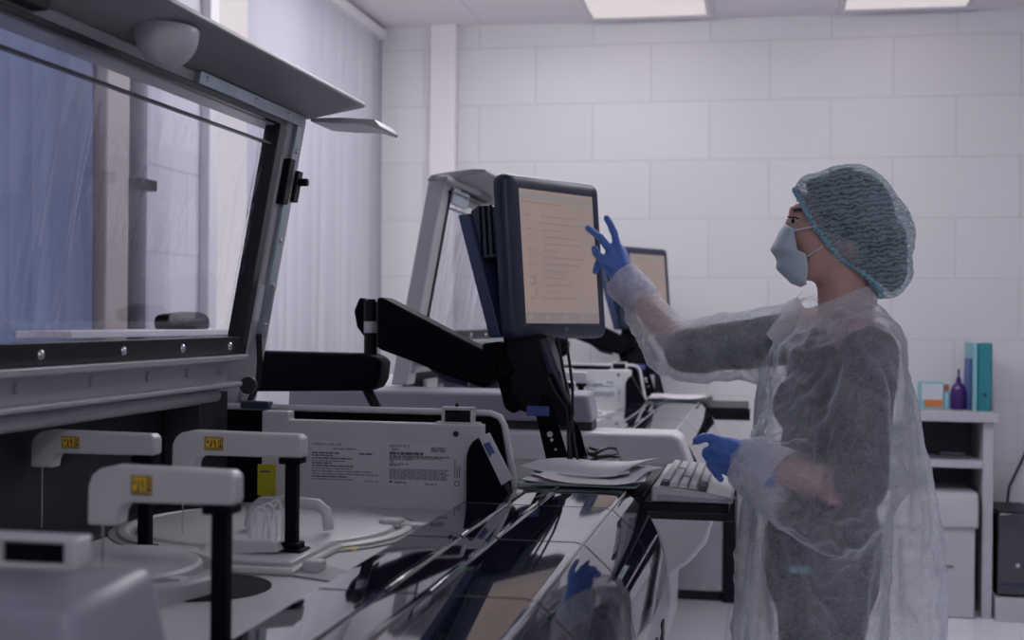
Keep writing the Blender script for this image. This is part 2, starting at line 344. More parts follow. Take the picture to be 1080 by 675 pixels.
def fuse(b, voxel, smooth=6, fac=.5):                # union of overlapping solids as one continuous surface
    me = b.mesh('tmp'); bm = bmesh.new(); bm.from_mesh(me); bmesh.ops.recalc_face_normals(bm, faces=bm.faces); bm.to_mesh(me); bm.free()
    o = bpy.data.objects.new('tmp_fuse', me); COL.objects.link(o)
    r = o.modifiers.new('r', 'REMESH'); r.mode = 'VOXEL'; r.voxel_size = voxel
    if smooth:
        q = o.modifiers.new('s', 'SMOOTH'); q.iterations = smooth; q.factor = fac
    dg = bpy.context.evaluated_depsgraph_get(); e = bpy.data.meshes.new_from_object(o.evaluated_get(dg))
    n = len(e.vertices); V = np.empty(n*3); e.vertices.foreach_get('co', V)
    N = np.empty(n*3); e.vertices.foreach_get('normal', N)
    Fs = [tuple(p.vertices) for p in e.polygons]
    bpy.data.objects.remove(o); bpy.data.meshes.remove(me); bpy.data.meshes.remove(e)
    return V.reshape(-1, 3), N.reshape(-1, 3), Fs
def children(o): return [c for c in COL.objects if c.parent == o]
def copy_tree(o, parent=None):
    c = o.copy(); COL.objects.link(c)
    if parent: c.parent = parent
    for ch in children(o): copy_tree(ch, c)
    return c

# ------------------------------------------------------------ the room
XL, XR, YB, YF, ZC = -2.08, 2.7, 6.76, -1.2, 2.89
def struct(o): o['kind'] = 'structure'; return o
b = MB(); b.box((XL-.2, YF-.2, -.12), (XR+.2, YB+.2, 0)); struct(b.build('floor', 'floor_tile'))
b = MB(); b.box((XL-.2, YF-.2, ZC), (XR+.2, YB+.2, ZC+.12)); struct(b.build('ceiling', 'ceiling'))
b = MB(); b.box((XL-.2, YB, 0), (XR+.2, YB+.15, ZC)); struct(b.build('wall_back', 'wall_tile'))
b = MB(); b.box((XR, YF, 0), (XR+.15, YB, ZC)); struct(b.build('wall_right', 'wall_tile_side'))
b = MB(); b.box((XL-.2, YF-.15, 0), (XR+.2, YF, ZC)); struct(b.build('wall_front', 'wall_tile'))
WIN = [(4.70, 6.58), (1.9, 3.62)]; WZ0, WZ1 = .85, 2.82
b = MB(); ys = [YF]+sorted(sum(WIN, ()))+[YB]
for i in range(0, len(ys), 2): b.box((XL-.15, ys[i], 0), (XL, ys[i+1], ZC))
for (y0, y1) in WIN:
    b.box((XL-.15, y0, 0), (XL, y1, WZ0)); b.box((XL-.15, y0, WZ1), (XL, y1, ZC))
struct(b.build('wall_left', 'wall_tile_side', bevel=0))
for n, (y0, y1) in enumerate(WIN):
    w = MB(); X = XL-.10
    for a in (y0, (y0+y1)/2-.03, y1-.06): w.box((X-.03, a, WZ0), (X+.03, a+.06, WZ1))
    for z in (WZ0, WZ1-.06): w.box((X-.029, y0, z), (X+.029, y1, z+.06))
    w = struct(w.build('window_%d' % (n+1), 'white_paint', bevel=.004))
    g = MB(); g.box((X-.004, y0+.05, WZ0+.05), (X+.004, y1-.05, WZ1-.05))
    gm = bpy.data.materials.get('window_glass')
    if gm is None:
        gm = mat('window_glass', (.9, .94, 1), .02); nt = gm.node_tree
        tr = nt.nodes.new('ShaderNodeBsdfTransparent'); gl = nt.nodes.new('ShaderNodeBsdfGlossy'); gl.inputs['Roughness'].default_value = .03
        mx = nt.nodes.new('ShaderNodeMixShader'); mx.inputs[0].default_value = .06
        nt.links.new(tr.outputs[0], mx.inputs[1]); nt.links.new(gl.outputs[0], mx.inputs[2]); nt.links.new(mx.outputs[0], nt.nodes['Material Output'].inputs[0])
    g.build('window_pane', gm, w)
b = MB(); b.box((XL, 4.61, 0), (XL+.04, 4.69, ZC)); struct(b.build('trim_3', 'white_paint', bevel=.006))
# pilaster by the corner, white post between the windows
b = MB(); b.box((-1.735, YB-.08, 0), (-1.595, YB, ZC)); struct(b.build('trim_1', 'white_paint', bevel=.006))
b = MB(); b.box((XL, 3.81, 0), (XL+.05, 3.96, ZC)); struct(b.build('trim_2', mat('beige_post', (.46, .40, .38), .5), bevel=.006))
b = MB(); b.tube([(XL+.045, 4.03, 0), (XL+.045, 4.03, ZC)], .03, 14)
pipe = tag(b.build('riser_pipe', mat('grey_pipe_paint', (.20, .20, .24), .4)), 'grey vertical pipe on the left wall beside the beige post', 'pipe')
for z in (1.78,):
    b = MB(); b.box((XL+.001, 3.97, z-.018), (XL+.09, 4.08, z+.018)); b.build('pipe_clamp', 'black_satin', pipe, bevel=.004)
b = MB(); b.box((XL-.001, YF, 0), (XL+.012, YB, .08)); struct(b.build('baseboard_left', 'white_paint'))

ws = thing('wall_shelf', (XL+.1, 4.0, 1.28), 'pale narrow shelf on the left wall, seen through the clear lid', 'shelf')
b = MB(); b.box((XL+.085, 3.25, 1.285), (XL+.25, 4.60, 1.305)); b.build('board', 'white_paint', ws, bevel=.003)
for y in (4.18, 4.55):
    b = MB(); b.prism([(XL, 1.285), (XL+.22, 1.285), (XL+.22, 1.275), (XL+.02, 1.18), (XL, 1.18)], y-.008, y+.008); b.build('bracket', 'white_paint', ws)
def blind(name, y0, y1, m, label):
    r = thing(name, (XL+.06, (y0+y1)/2, .7), label, 'blind')
    h = MB(); h.box((XL+.03, y0-.02, ZC-.075), (XL+.10, y1+.02, ZC-.02)); h.build('headrail', 'white_paint', r, bevel=.006)
    s = MB(); n = int((y1-y0)/.105); random.seed(3)
    for i in range(n):
        yc = y0+.045+i*(y1-y0-.09)/(n-1); a = .50+random.uniform(-.14, .14); hw = .063
        prof = []
        for q in range(7):
            t = -1+q/3; bow = .008*(1-t*t)
            prof.append((XL+.062+math.sin(a)*hw*t+bow*math.cos(a), yc+math.cos(a)*hw*t-bow*math.sin(a)))
        rows = 8; vs = []; fs = []
        for k in range(rows+1):
            z = .72+(ZC-.08-.72)*k/rows; sw = .004*math.sin(i*1.7+k*.6)
            vs += [(x+sw, y, z) for x, y in prof]
        for k in range(rows):
            for q in range(6): fs.append((k*7+q, k*7+q+1, (k+1)*7+q+1, (k+1)*7+q))
        s.add(vs, fs)
    o = s.build('slats', m, r)
    for i in range(n):
        yc = y0+.045+i*(y1-y0-.09)/(n-1); c = MB(); c.box((XL+.05, yc-.035, .695), (XL+.075, yc+.035, .72)); c.build('bottom_weight', 'white_paint', r)
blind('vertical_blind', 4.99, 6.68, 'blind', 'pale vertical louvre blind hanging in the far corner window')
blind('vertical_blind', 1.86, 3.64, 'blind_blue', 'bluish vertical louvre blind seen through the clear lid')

# ceiling lights, set in the grid; brighter unseen ones are added to light the room
LAMPS = [(-.58, 6.33), (.65, 6.33), (-.58, 4.53), (.65, 4.53), (1.85, 6.33), (-1.18, 5.13), (.65, -.87)]
LLAB = ['square ceiling light panel above the monitors, left of the two in view', 'square ceiling light panel above the capped woman, right of the two in view',
        'unseen ceiling light panel added over the workstation, nearer row', 'unseen ceiling light panel added over the walkway, nearer row', 'ceiling light panel by the right wall, far row', 'unseen ceiling light panel added near the blinds of the left wall', 'unseen ceiling light panel added behind the photographer, over the near end of the room']
for (x, y), lb in zip(LAMPS, LLAB):
    r = thing('ceiling_light', (x, y, ZC-.02), lb, 'ceiling light', 'square ceiling light panels')
    f = MB(); h = .30
    for a, c in (((x-h, y-h), (x+h, y-h+.018)), ((x-h, y+h-.018), (x+h, y+h)), ((x-h, y-h+.018), (x-h+.018, y+h-.018)), ((x+h-.018, y-h+.018), (x+h, y+h-.018))):
        f.box((a[0], a[1], ZC-.018), (c[0], c[1], ZC+.001))
    f.build('frame', 'lamp_frame', r)
    d = MB(); d.box((x-h+.018, y-h+.018, ZC-(.012 if y > 6 else .12)), (x+h-.018, y+h-.018, ZC-.004)); d.build('diffuser', 'diffuser_low' if y > 6 else 'diffuser', r)  # added unseen panels hang deeper to throw light on the ceiling

# ------------------------------------------------------------ the analyzer (built once, copied for the one behind)
A = thing('laboratory_analyzer', (-.85, 1.9, 0), 'nearer grey laboratory analyzer with its clear lid open and three white pipettor arms', 'analyzer', 'laboratory analyzers in a row')
Y0, Y1, ZD = 1.10, 2.66, .945
front = [(-.25, 1.0), (-.18, .815), (-.147, .741), (-.165, .68), (-.21, .62), (-.30, .557)]
body = MB(); body.prism([(-1.5, .10), (-1.5, 1.12), (-1.235, 1.12), (-1.235, ZD), (-.575, ZD), (-.575, .965), (-.29, .965), (-.245, .93), (-.232, .86), (-.220, .74), (-.25, .64), (-.34, .56), (-.36, .10)], Y0, Y1)
body.box((-1.45, Y0+.05, 0), (-.42, Y1-.05, .10))
body.build('housing', 'plastic', A, bevel=.008)
c = MB(); c.prism([(-1.5, .557), (-1.5, 1.007), (-.27, 1.007), (-.245, .995), (-.18, .815), (-.147, .741), (-.165, .68), (-.215, .62), (-.30, .557)], .93, Y0+.012)
c.build('end_cap', 'plastic_light', A, bevel=.014, seg=3)
# raised cover across the near end: sloped front, bevelled right end
h = MB()
lo = [(-1.5, .935, 1.035), (-.514, .935, 1.035), (-.514, 1.10, 1.035), (-1.5, 1.10, 1.035)]
hi = [(-1.5, .945, 1.121), (-.530, .945, 1.121), (-.530, 1.09, 1.127), (-1.5, 1.09, 1.127)]
h.hexa(lo+hi); h.build('raised_cover', 'plastic_lilac', A, bevel=.012, seg=3)
g = MB(); g.box((-1.49, .96, 1.004), (-.52, 1.08, 1.04)); g.build('cover_gap', 'rear_black', A)
# little window unit standing on the raised cover
w = MB(); wx0, wx1, wy = -.690, -.588, 1.055
w.box((wx0, wy, 1.125), (wx1, wy+.03, 1.131)); w.box((wx0, wy, 1.149), (wx1, wy+.03, 1.154)); w.box((wx1-.012, wy, 1.124), (wx1, wy+.03, 1.1535)); w.box((wx0, wy, 1.124), (wx0+.030, wy+.03, 1.1535))
w = w.build('display_housing', 'plastic_light', A, bevel=.005)
p = MB(); p.box((wx0+.02, wy+.006, 1.129), (wx1-.006, wy+.026, 1.151)); p.build('display_window', 'black_matt', w)
# dark cavity behind the deck
p = MB(); p.box((-1.236, 1.36, ZD), (-1.222, Y1-.02, 1.19)); p.box((-1.222, 1.36, ZD+.002), (-1.15, Y1-.02, ZD+.012)); p.build('rear_panel', 'rear_black', A)
p = MB(); p.box((-1.20, 1.50, ZD+.01), (-1.185, 1.66, 1.13)); p.build('rear_plate', 'plastic_light', A, bevel=.003)
p = MB(); p.box((-1.215, 1.76, 1.0), (-1.205, 1.83, 1.10)); p.build('rear_plate', 'deck_shade', A, bevel=.002)

# deck and what is fixed on it
d = MB(); d.box((-1.15, 1.36, ZD), (-.578, Y1-.02, ZD+.010)); d = d.build('deck', 'deck', A, bevel=.003)
zt = ZD+.010
def disc(name, c, r, prof, m, par=A, n=56):
    q = MB(); q.lathe([(r*a, z) for a, z in prof], (c[0], c[1], zt), n); return q.build(name, m, par, smooth=30)
lid1 = disc('carousel_lid', (-.90, 2.31), .262, [(1.02, 0), (1.02, .007), (1.0, .010), (.97, .010), (.94, .004), (.90, .004), (.89, .011), (.86, .013), (.3, .014), (.01, .014)], 'deck')
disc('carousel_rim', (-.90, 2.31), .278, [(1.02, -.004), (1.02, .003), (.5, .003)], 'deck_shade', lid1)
def dee(cx, cy, r, xr, n=24): return [(cx+r*math.cos(PI/2+PI*k/n), cy+r*math.sin(PI/2+PI*k/n)) for k in range(n+1)]+[(xr, cy-r), (xr, cy+r)]
q = MB(); q.prism(dee(-.80, 2.03, .128, -.70), zt, zt+.010, 'z'); lid2 = q.build('reagent_lid', 'deck', A, bevel=.004)
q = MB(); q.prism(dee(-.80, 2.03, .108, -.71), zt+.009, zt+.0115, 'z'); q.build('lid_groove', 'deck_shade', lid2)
q = MB(); q.prism(dee(-.80, 2.03, .098, -.714), zt+.009, zt+.016, 'z'); q.build('lid_step', 'deck', lid2, bevel=.004)
lid3 = disc('sample_carousel', (-.955, 1.775), .19, [(1.0, 0), (1.0, .022), (.98, .027), (.88, .027), (.86, .010), (.80, .010), (.79, .030), (.76, .034), (.3, .036), (.01, .036)], 'deck')
disc('well_shade_disc', (-.800, 1.795), .100, [(1, -.002), (1, .0015), (.5, .0015)], 'black_matt', A)  # flat black disc, painted shade for an open well in the deck
q = MB(); q.box((-.815, 1.70, zt), (-.79, 1.73, zt+.03)); q.box((-.80, 1.725, zt), (-.775, 1.745, zt+.022)); q.build('latch', 'deck', lid3, bevel=.004)
q = MB(); q.box((-.665, 2.36, zt), (-.60, 2.40, zt+.012)); q.box((-.70, 2.35, zt+.006), (-.66, 2.39, zt+.02)); q.build('latch', 'deck', lid1, bevel=.004)
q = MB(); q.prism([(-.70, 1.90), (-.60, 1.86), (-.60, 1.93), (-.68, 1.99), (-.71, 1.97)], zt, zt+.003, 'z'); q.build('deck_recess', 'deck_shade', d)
q = MB(); q.box((-.695, 1.915), (0, 0)) if False else q.box((-.698, 1.935, zt), (-.668, 1.965, zt+.018)); q.build('recess_block', 'deck', d, bevel=.003)
q = MB(); q.box((-.73, 2.13, zt+.0), (-.675, 2.20, zt+.004)); q.build('deck_label', 'yellow_pale', d)
tb = MB(); tb.hexa([(-.875, 1.985, zt+.01), (-.755, 1.985, zt+.02), (-.755, 2.06, zt+.02), (-.875, 2.06, zt+.02), (-.862, 1.995, zt+.035), (-.768, 1.995, zt+.035), (-.768, 2.05, zt+.035), (-.862, 2.05, zt+.035)])
tb = tb.build('wash_block', 'deck', A, bevel=.004)
for k in range(4):
    q = MB(); x0 = -.812+k*.006; pts = []
    for i in range(15):
        t = i/14*PI; pts.append((x0+.018+.017*-math.cos(t)+.003*k*math.sin(t), 2.005+.01*k, zt+.03+.058*math.sin(t)**.7+.005*k*math.sin(t)))
    q.tube(pts, .0022, 8); q.build('clear_tube', 'clear_tube', tb)
q = MB(); pts = [(-.86, 2.30, zt+.03), (-.86, 2.30, zt+.055), (-.85, 2.30, zt+.068), (-.72, 2.30, zt+.068), (-.706, 2.30, zt+.060), (-.70, 2.30, zt+.045), (-.70, 2.30, zt+.01)]
q = MB(); q.tube([(-.90, 2.22, zt+.02), (-.895, 2.22, zt+.052), (-.88, 2.22, zt+.064), (-.80, 2.22, zt+.066), (-.772, 2.22, zt+.064), (-.757, 2.22, zt+.053), (-.752, 2.22, zt+.02)], .0095, 12); q.build('lid_handle', 'plastic_light', lid1)

# the three pipettor arms: beam with a short drop at its left end, black post at the right
def arm(name, px, py, L, H, ztop, bw, lift=0):
    x1 = px+.022; x0 = x1-L; z1 = ztop; z0 = ztop-H; dr = H*.66; w = .040
    pts = [(x0, z0-dr), (x0+.001, z1-.024), (x0+.006, z1-.012), (x0+.016, z1-.004), (x0+.034, z1)]
    pts += [(x1-.008, z1-.002), (x1, z1-.008), (x1, z0+.004), (x1-.006, z0), (x0+w+.016, z0), (x0+w+.006, z0-.004), (x0+w+.001, z0-.012), (x0+w, z0-dr)]
    q = MB(); q.prism(pts, py-bw/2, py+bw/2); a = q.build(name, 'plastic_light', A, bevel=.004, seg=3)
    s = MB(); sx = x0+w+.012+L*.03; sz = z0+H*.24; sw = L*.14; sh = H*.52; yy = py-bw/2-.0012
    s.box((sx, yy, sz), (sx+sw, yy+.0012, sz+sh), 0)
    for (u0_, v0, u1, v1) in ((.0, .0, .04, 1), (.96, 0, 1, 1), (0, 0, 1, .05), (0, .95, 1, 1), (.74, .05, .78, .95), (.84, .28, .90, .85), (.80, .18, .94, .30)):
        s.box((sx+sw*u0_, yy-.0006, sz+sh*v0), (sx+sw*u1, yy, sz+sh*v1), 1)
    tri = [(.10, .30), (.30, .85), (.36, .62), (.30, .30), (.44, .55), (.56, .88), (.66, .30), (.60, .30), (.53, .60), (.46, .36), (.40, .30)]
    s.prism([(sx+sw*a_, sz+sh*b_) for a_, b_ in [(.10, .55), (.18, .85), (.24, .55)]], yy-.0006, yy, k=1)
    s.prism([(sx+sw*a_, sz+sh*b_) for a_, b_ in [(.30, .25), (.36, .85), (.42, .60), (.38, .25)]], yy-.0006, yy, k=1)
    s.prism([(sx+sw*a_, sz+sh*b_) for a_, b_ in [(.50, .70), (.56, .90), (.64, .25), (.58, .25)]], yy-.0006, yy, k=1)
    s.prism([(sx+sw*a_, sz+sh*b_) for a_, b_ in [(.10, .15), (.10, .22), (.68, .16), (.68, .10)]], yy-.0006, yy, k=1)
    s.build('warning_sticker', ['yellow', 'ink'], a)
    p = MB(); p.box((px-.018, py-.018, z0-.010), (px+.018, py+.018, z0+.001)); p.box((px-.010, py-.010, zt-.002), (px+.010, py+.010, z0-.008)); p.box((px-.017, py-.017, zt-.002), (px+.017, py+.017, zt+lift+.014)); p.box((px-.024, py-.024, zt+lift-.002), (px+.024, py+.024, zt+lift+.004))
    p.build('post', 'black_matt', a, bevel=.0025)
    p = MB(); p.tube([(x0+w*.35, py, z0-dr+.005), (x0+w*.35, py, zt+.035)], .0012, 8); p.build('probe', 'chrome', a)
    return a
arm('pipettor_arm', -.750, 2.03, .226, .040, 1.162, .030, .016)
arm('pipettor_arm', -1.006, 2.03, .224, .038, 1.156, .030)
arm('pipettor_arm', -.622, 1.45, .187, .043, 1.172, .028)

# label panel across the far end of the deck
lp = MB(); lp.prism([(-1.045, ZD), (-1.045, 1.150), (-.985, 1.150), (-.985, 1.132), (-.567, 1.132), (-.567, ZD)], 2.64, 2.675)
lp = lp.build('label_panel', 'plastic', A, bevel=.003)
R90 = Matrix(((1, 0, 0), (0, 0, -1), (0, 1, 0)))     # text upright, facing the camera side
def row(bm, x0, x1, z, h, y, k=1, rng=random):
    x = x0
    while x < x1-.002:
        w_ = min(rng.uniform(.004, .016), x1-x); bm.box((x, y-.0005, z), (x+w_, y, z+h), k); x += w_+.0018
def plate(x0, x1, z0, z1, lines, titles):
    q = MB(); q.box((x0, 2.6385, z0), (x1, 2.64, z1), 0); rg = random.Random(5)
    for (u, v, t, hh, k) in lines:
        row(q, x0+(x1-x0)*u, x0+(x1-x0)*v, z0+(z1-z0)*t, hh, 2.6385, k, rg)
    for (s_, u, t, size, wd) in titles:
        tx = text(s_, 't', size, R90, (x0+(x1-x0)*u, 2.6385, z0+(z1-z0)*t), None, None, width=wd)
        q.add(tx.v, tx.f, 1)
    return q.build('nameplate', ['label', 'print', 'print_grey'], lp, smooth=0)
plate(-.937, -.782, 1.004, 1.090, [(.33, .65, .80, .0035, 2), (.03, .42, .69, .0035, 1), (.70, .88, .69, .0035, 1), (.03, .33, .63, .003, 1), (.03, .60, .565, .003, 1), (.03, .50, .50, .003, 2), (.03, .31, .445, .003, 1), (.03, .63, .38, .003, 1), (.03, .60, .315, .003, 2), (.03, .88, .25, .003, 2), (.03, .97, .185, .003, 2), (.03, .54, .12, .003, 1), (.03, .62, .055, .003, 2), (.77, .97, .03, .003, 2)],
      [('CHEMISTRY ANALYZER', .03, .90, .0062, 1.0)])
pl2 = [(.57, .76, .86, .005, 2), (.57, .76, .80, .005, 2), (.03, .47, .715, .006, 1), (.03, .80, .665, .003, 1), (.03, .72, .625, .003, 2), (.03, .33, .595, .003, 2), (.03, .09, .54, .004, 2), (.03, .27, .485, .003, 2), (.03, .16, .45, .003, 2)]
pl2 += [(.03, .80-.02*(i % 3), .37-.032*i, .0022, 2) for i in range(8)]
pl2 += [(.03, .07, .055, .005, 1), (.10, .24, .075, .0025, 2), (.10, .27, .045, .0025, 2), (.49, .65, .035, .003, 2)]
n2 = plate(-.768, -.603, 1.002, 1.091, pl2, [('ARCHITECT', .03, .885, .0082, 1.0), ('c8000', .05, .815, .0068, 1.0)])
q = MB()
for x, z0_, z1_ in ((-.624, 1.022, 1.060), (-.619, 1.022, 1.045), (-.614, 1.022, 1.048)): q.box((x, 2.6379, z0_), (x+.0022, 2.6385, z1_))
q.lathe([(.006, -.0004), (.006, .0004), (.0042, .0004), (.0042, -.0004)], (-.619, 2.6382, 1.010), 20, axis=Matrix.Rotation(PI/2, 3, 'X').to_quaternion(), close=False)
q.build('approval_mark', 'ink_grey', n2, smooth=0)
q = MB(); q.lathe([(.0001, -.001), (.0062, -.001), (.0062, .001), (.0001, .001)], (-.622, 2.6395, 1.112), 20, axis=Matrix.Rotation(PI/2, 3, 'X').to_quaternion()); q.build('screw_hole', 'ink', lp)
q = MB(); q.box((-1.050, 2.632, .972), (-1.012, 2.64, 1.037)); q.box((-1.044, 2.6312, 1.021), (-1.022, 2.632, 1.024), 1); q.build('hanging_tag', ['yellow_green', 'ink'], lp)
# small latch frame on the panel's top edge
q = MB(); q.box((-.655, 2.645, 1.130), (-.648, 2.67, 1.166)); q.box((-.594, 2.645, 1.130), (-.587, 2.67, 1.166)); q.box((-.655, 2.645, 1.160), (-.587, 2.67, 1.167)); q.box((-.668, 2.648, 1.130), (-.574, 2.668, 1.136))
fr = q.build('latch_frame', 'plastic_light', lp, bevel=.002)
q = MB(); q.box((-.648, 2.650, 1.132), (-.594, 2.668, 1.160)); q.tube([(-.625, 2.66, 1.166), (-.625, 2.66, 1.174)], .004, 10); q.build('latch', 'black_satin', fr, bevel=.002)
# bulkhead with a pale rolled rim behind it
q = MB(); q.prism([(-1.235, .70), (-1.235, 1.150), (-.56, 1.150), (-.542, 1.140), (-.535, 1.12), (-.505, .96), (-.30, .94), (-.30, .70)], 2.72, 2.74); bk = q.build('bulkhead', 'black_matt', A)
q = MB(); q.tube([(-1.235, 2.715, 1.153), (-.565, 2.715, 1.151), (-.545, 2.715, 1.143), (-.535, 2.715, 1.125), (-.505, 2.715, .965)], .0075, 10); q.build('rim', 'plastic', bk)
q = MB(); q.box((-1.115, 2.69, 1.150), (-1.05, 2.72, 1.166)); q.build('hinge_block', 'navy', bk, bevel=.003)
# rounded black bracket at the end of the label panel
q = MB(); pts = [(-.585, .95), (-.585, 1.075), (-.580, 1.092), (-.572, 1.104), (-.560, 1.112), (-.498, 1.0), (-.498, .95)]
q.prism(pts, 2.575, 2.63); q.build('corner_bracket', 'black_matt', A, bevel=.004)

# glossy black cover over the sample lanes: four panels, each with its curved front
segs = [(1.115, 1.617), (1.621, 2.047), (2.051, 2.437), (2.441, 2.70)]
prof = [(-.577, .962), (-.570, .994), (-.562, 1.0), (-.288, 1.0), (-.272, .995), (-.232, .958), (-.207, .912), (-.194, .862), (-.189, .818), (-.203, .812), (-.218, .87), (-.25, .93), (-.29, .955)]
for i, (a, e) in enumerate(segs):
    q = MB(); q.prism(prof, a, e); cv = q.build('cover_panel', 'black_gloss', A, bevel=.0025, smooth=25)
    q = MB()
    for x in (-.476, -.418): q.prism([(x-.006, .9995), (x-.004, 1.004), (x+.004, 1.004), (x+.006, .9995)], a+.002, e-.002)
    q.build('lane_ridge', 'black_gloss', cv, bevel=.001)
    q = MB(); q.tube([(-.2765, a+.002, .9975), (-.2765, e-.002, .9975)], .0020, 8); q.build('edge_trim', 'rail_grey', cv)
q = MB(); q.prism([(-.205, .812), (-.192, .817), (-.186, .76), (-.20, .68), (-.215, .68)], 1.115, 2.70); sk = q.build('front_skirt', 'plastic', A, bevel=.003)
for i in range(9):
    q = MB(); y = 1.3+i*.15; q.box((-.206, y, .725), (-.1835, y+.045, .775)); q.build('slot', 'ink', sk)
q = MB(); q.prism([(-.29, .95), (-.28, .998), (-.235, .958), (-.203, .91), (-.190, .86), (-.182, .79), (-.197, .68), (-.215, .68), (-.225, .86), (-.25, .93)], 2.70, 2.712); q.build('front_edge_rim', 'plastic_light', A, bevel=.002)


# ---- the open lid, leaning forward over its hinge
def XP(z): return -1.131+(z-1.202)*.1793
def lean(bm, y0, y1, z0, z1, o0, o1, k=0):
    return bm.hexa([(XP(z0)+o0, y0, z0), (XP(z0)+o1, y0, z0), (XP(z0)+o1, y1, z0), (XP(z0)+o0, y1, z0), (XP(z1)+o0, y0, z1), (XP(z1)+o1, y0, z1), (XP(z1)+o1, y1, z1), (XP(z1)+o0, y1, z1)], k)
LA, LB = 1.10, 2.86
q = MB(); lean(q, LA, LB, 1.125, 1.80, -.055, -.012); 
# frame of four pieces so that the window stays open
q = MB(); lean(q, LA, LA+.10, 1.13, 1.80, -.06, -.006); lean(q, LB-.105, LB, 1.12, 1.80, -.06, -.006); lean(q, LA+.10, LB-.105, 1.762, 1.80, -.06, -.006)
fr = q.build('lid_frame', 'rail_grey', A, bevel=.005)
q = MB(); lean(q, LA+.02, LB-.20, 1.198, 1.262, -.055, -.004); lean(q, LA+.02, LB-.18, 1.255, 1.268, -.02, .030); lean(q, LA+.02, LB-.20, 1.200, 1.210, -.02, .034)
q.tube([(XP(1.18)-.004, LA+.02, 1.183), (XP(1.18)-.004, LB-.25, 1.183)], .016, 14)
rail = q.build('lower_rail', 'rail_grey', fr, bevel=.003)
ys = [1.30, 1.62, 1.84, 2.07, 2.28, 2.45, 2.60]
for y in ys:
    q = MB(); q.ell((XP(1.235)-.002, y, 1.236), (.004, .004, .010), 10); q.build('rail_screw', 'steel', rail)
gk = MB(); lean(gk, LA+.08, LB-.14, 1.268, 1.306, -.03, .004); lean(gk, LB-.18, LB-.145, 1.29, 1.775, -.03, .006); lean(gk, LA+.10, LA+.112, 1.29, 1.775, -.03, .0); lean(gk, LA+.08, LB-.14, 1.764, 1.776, -.03, .006)
gk = gk.build('window_gasket', 'gasket', fr, bevel=.002)
for y in (1.62, 1.88, 2.15, 2.39, 2.62):
    q = MB(); q.ell((XP(1.287)+.005, y, 1.287), (.006, .009, .009), 14); q.build('gasket_bolt', 'chrome', gk)
q = MB(); NY, NZ = 150, 60; vs = []; fs = []
for i in range(NY+1):
    for k in range(NZ+1):
        y = LA+.11+(LB-.17-LA-.11)*i/NY; z = 1.303+(1.766-1.303)*k/NZ
        rip = sum(a*math.exp(-((y-c-.012*math.sin(z*7))/w)**2) for a, c, w in ((.007, 1.925, .012), (-.004, 1.875, .014), (.005, 1.80, .010), (.010, 2.60, .020)))
        drop = .0022*math.exp(-((y-2.61-.05*(1.55-z))/.045)**2)*max(0, noise.noise(Vector((y*75, z*38, 3)))-.05)*4
        vs.append((XP(z)-.010+.004*noise.noise(Vector((y*5, z*3, 0)))+rip*min(1, (1.766-z)*9)*min(1, (z-1.303)*9)+drop, y, z))
for i in range(NY):
    for k in range(NZ): a = i*(NZ+1)+k; fs.append((a, a+NZ+1, a+NZ+2, a+1))
q.add(vs, fs); q.build('lid_window', 'film', fr, smooth=80)
q = MB(); lean(q, LA+.12, LB-.18, 1.718, 1.7225, -.012, -.002); q.build('window_seam', 'gasket', fr)
# zinc brackets at the far edge and along the top
q = MB(); lean(q, LB-.075, LB-.04, 1.30, 1.79, -.006, .004); lean(q, LB-.60, LB-.04, 1.776, 1.800, -.008, .006); br = q.build('corner_bracket', 'steel', fr, bevel=.0015)
q = MB(); lean(q, LA+.105, LA+.34, 1.735, 1.792, -.006, .006); q.build('steel_plate', 'steel', fr, bevel=.0015)
for (y, z) in ((LB-.57, 1.79), (LA+.14, 1.77), (LA+.29, 1.765), (LB-.33, 1.79), (LB-.14, 1.79), (LB-.058, 1.72), (LB-.058, 1.62), (LB-.058, 1.52), (LB-.058, 1.42), (LB-.058, 1.33)):
    q = MB(); q.ell((XP(z)+.006, y, z), (.003, .006, .006), 10); q.build('screw', 'chrome', br)
q = MB(); lean(q, LB-.125, LB-.095, 1.34, 1.42, -.006, .003); q.build('edge_label', 'label', fr)
q = MB(); lean(q, LB-.10, LB-.07, 1.60, 1.70, -.006, .012); q.tube([(XP(1.66)+.005, LB-.02, 1.655), (XP(1.66)+.03, LB-.02, 1.655)], .009, 10); lean(q, LB-.035, LB-.005, 1.61, 1.68, -.006, .01); q.build('latch_block', 'black_satin', fr, bevel=.002)
q = MB(); q.tube([(XP(1.31)+.004, LB-.085, 1.31), (XP(1.25)+.012, LB-.07, 1.25), (XP(1.22)+.010, LB-.06, 1.20), (XP(1.18)+.0, LB-.08, 1.15), (XP(1.12), LB-.1, 1.11)], .007, 8); q.build('lid_cable', 'cable', fr)
q = MB(); q.box((-1.21, LB-.34, .95), (-1.13, LB-.20, 1.19)); q.lathe([(.008, -.008), (.019, -.008), (.019, .008), (.008, .008)], (-1.10, LB-.16, 1.20), 24, k=0, axis=Matrix.Rotation(PI/2, 3, 'X').to_quaternion()); q.build('hinge_bracket', ['rear_black', 'bronze'], fr, bevel=.003)
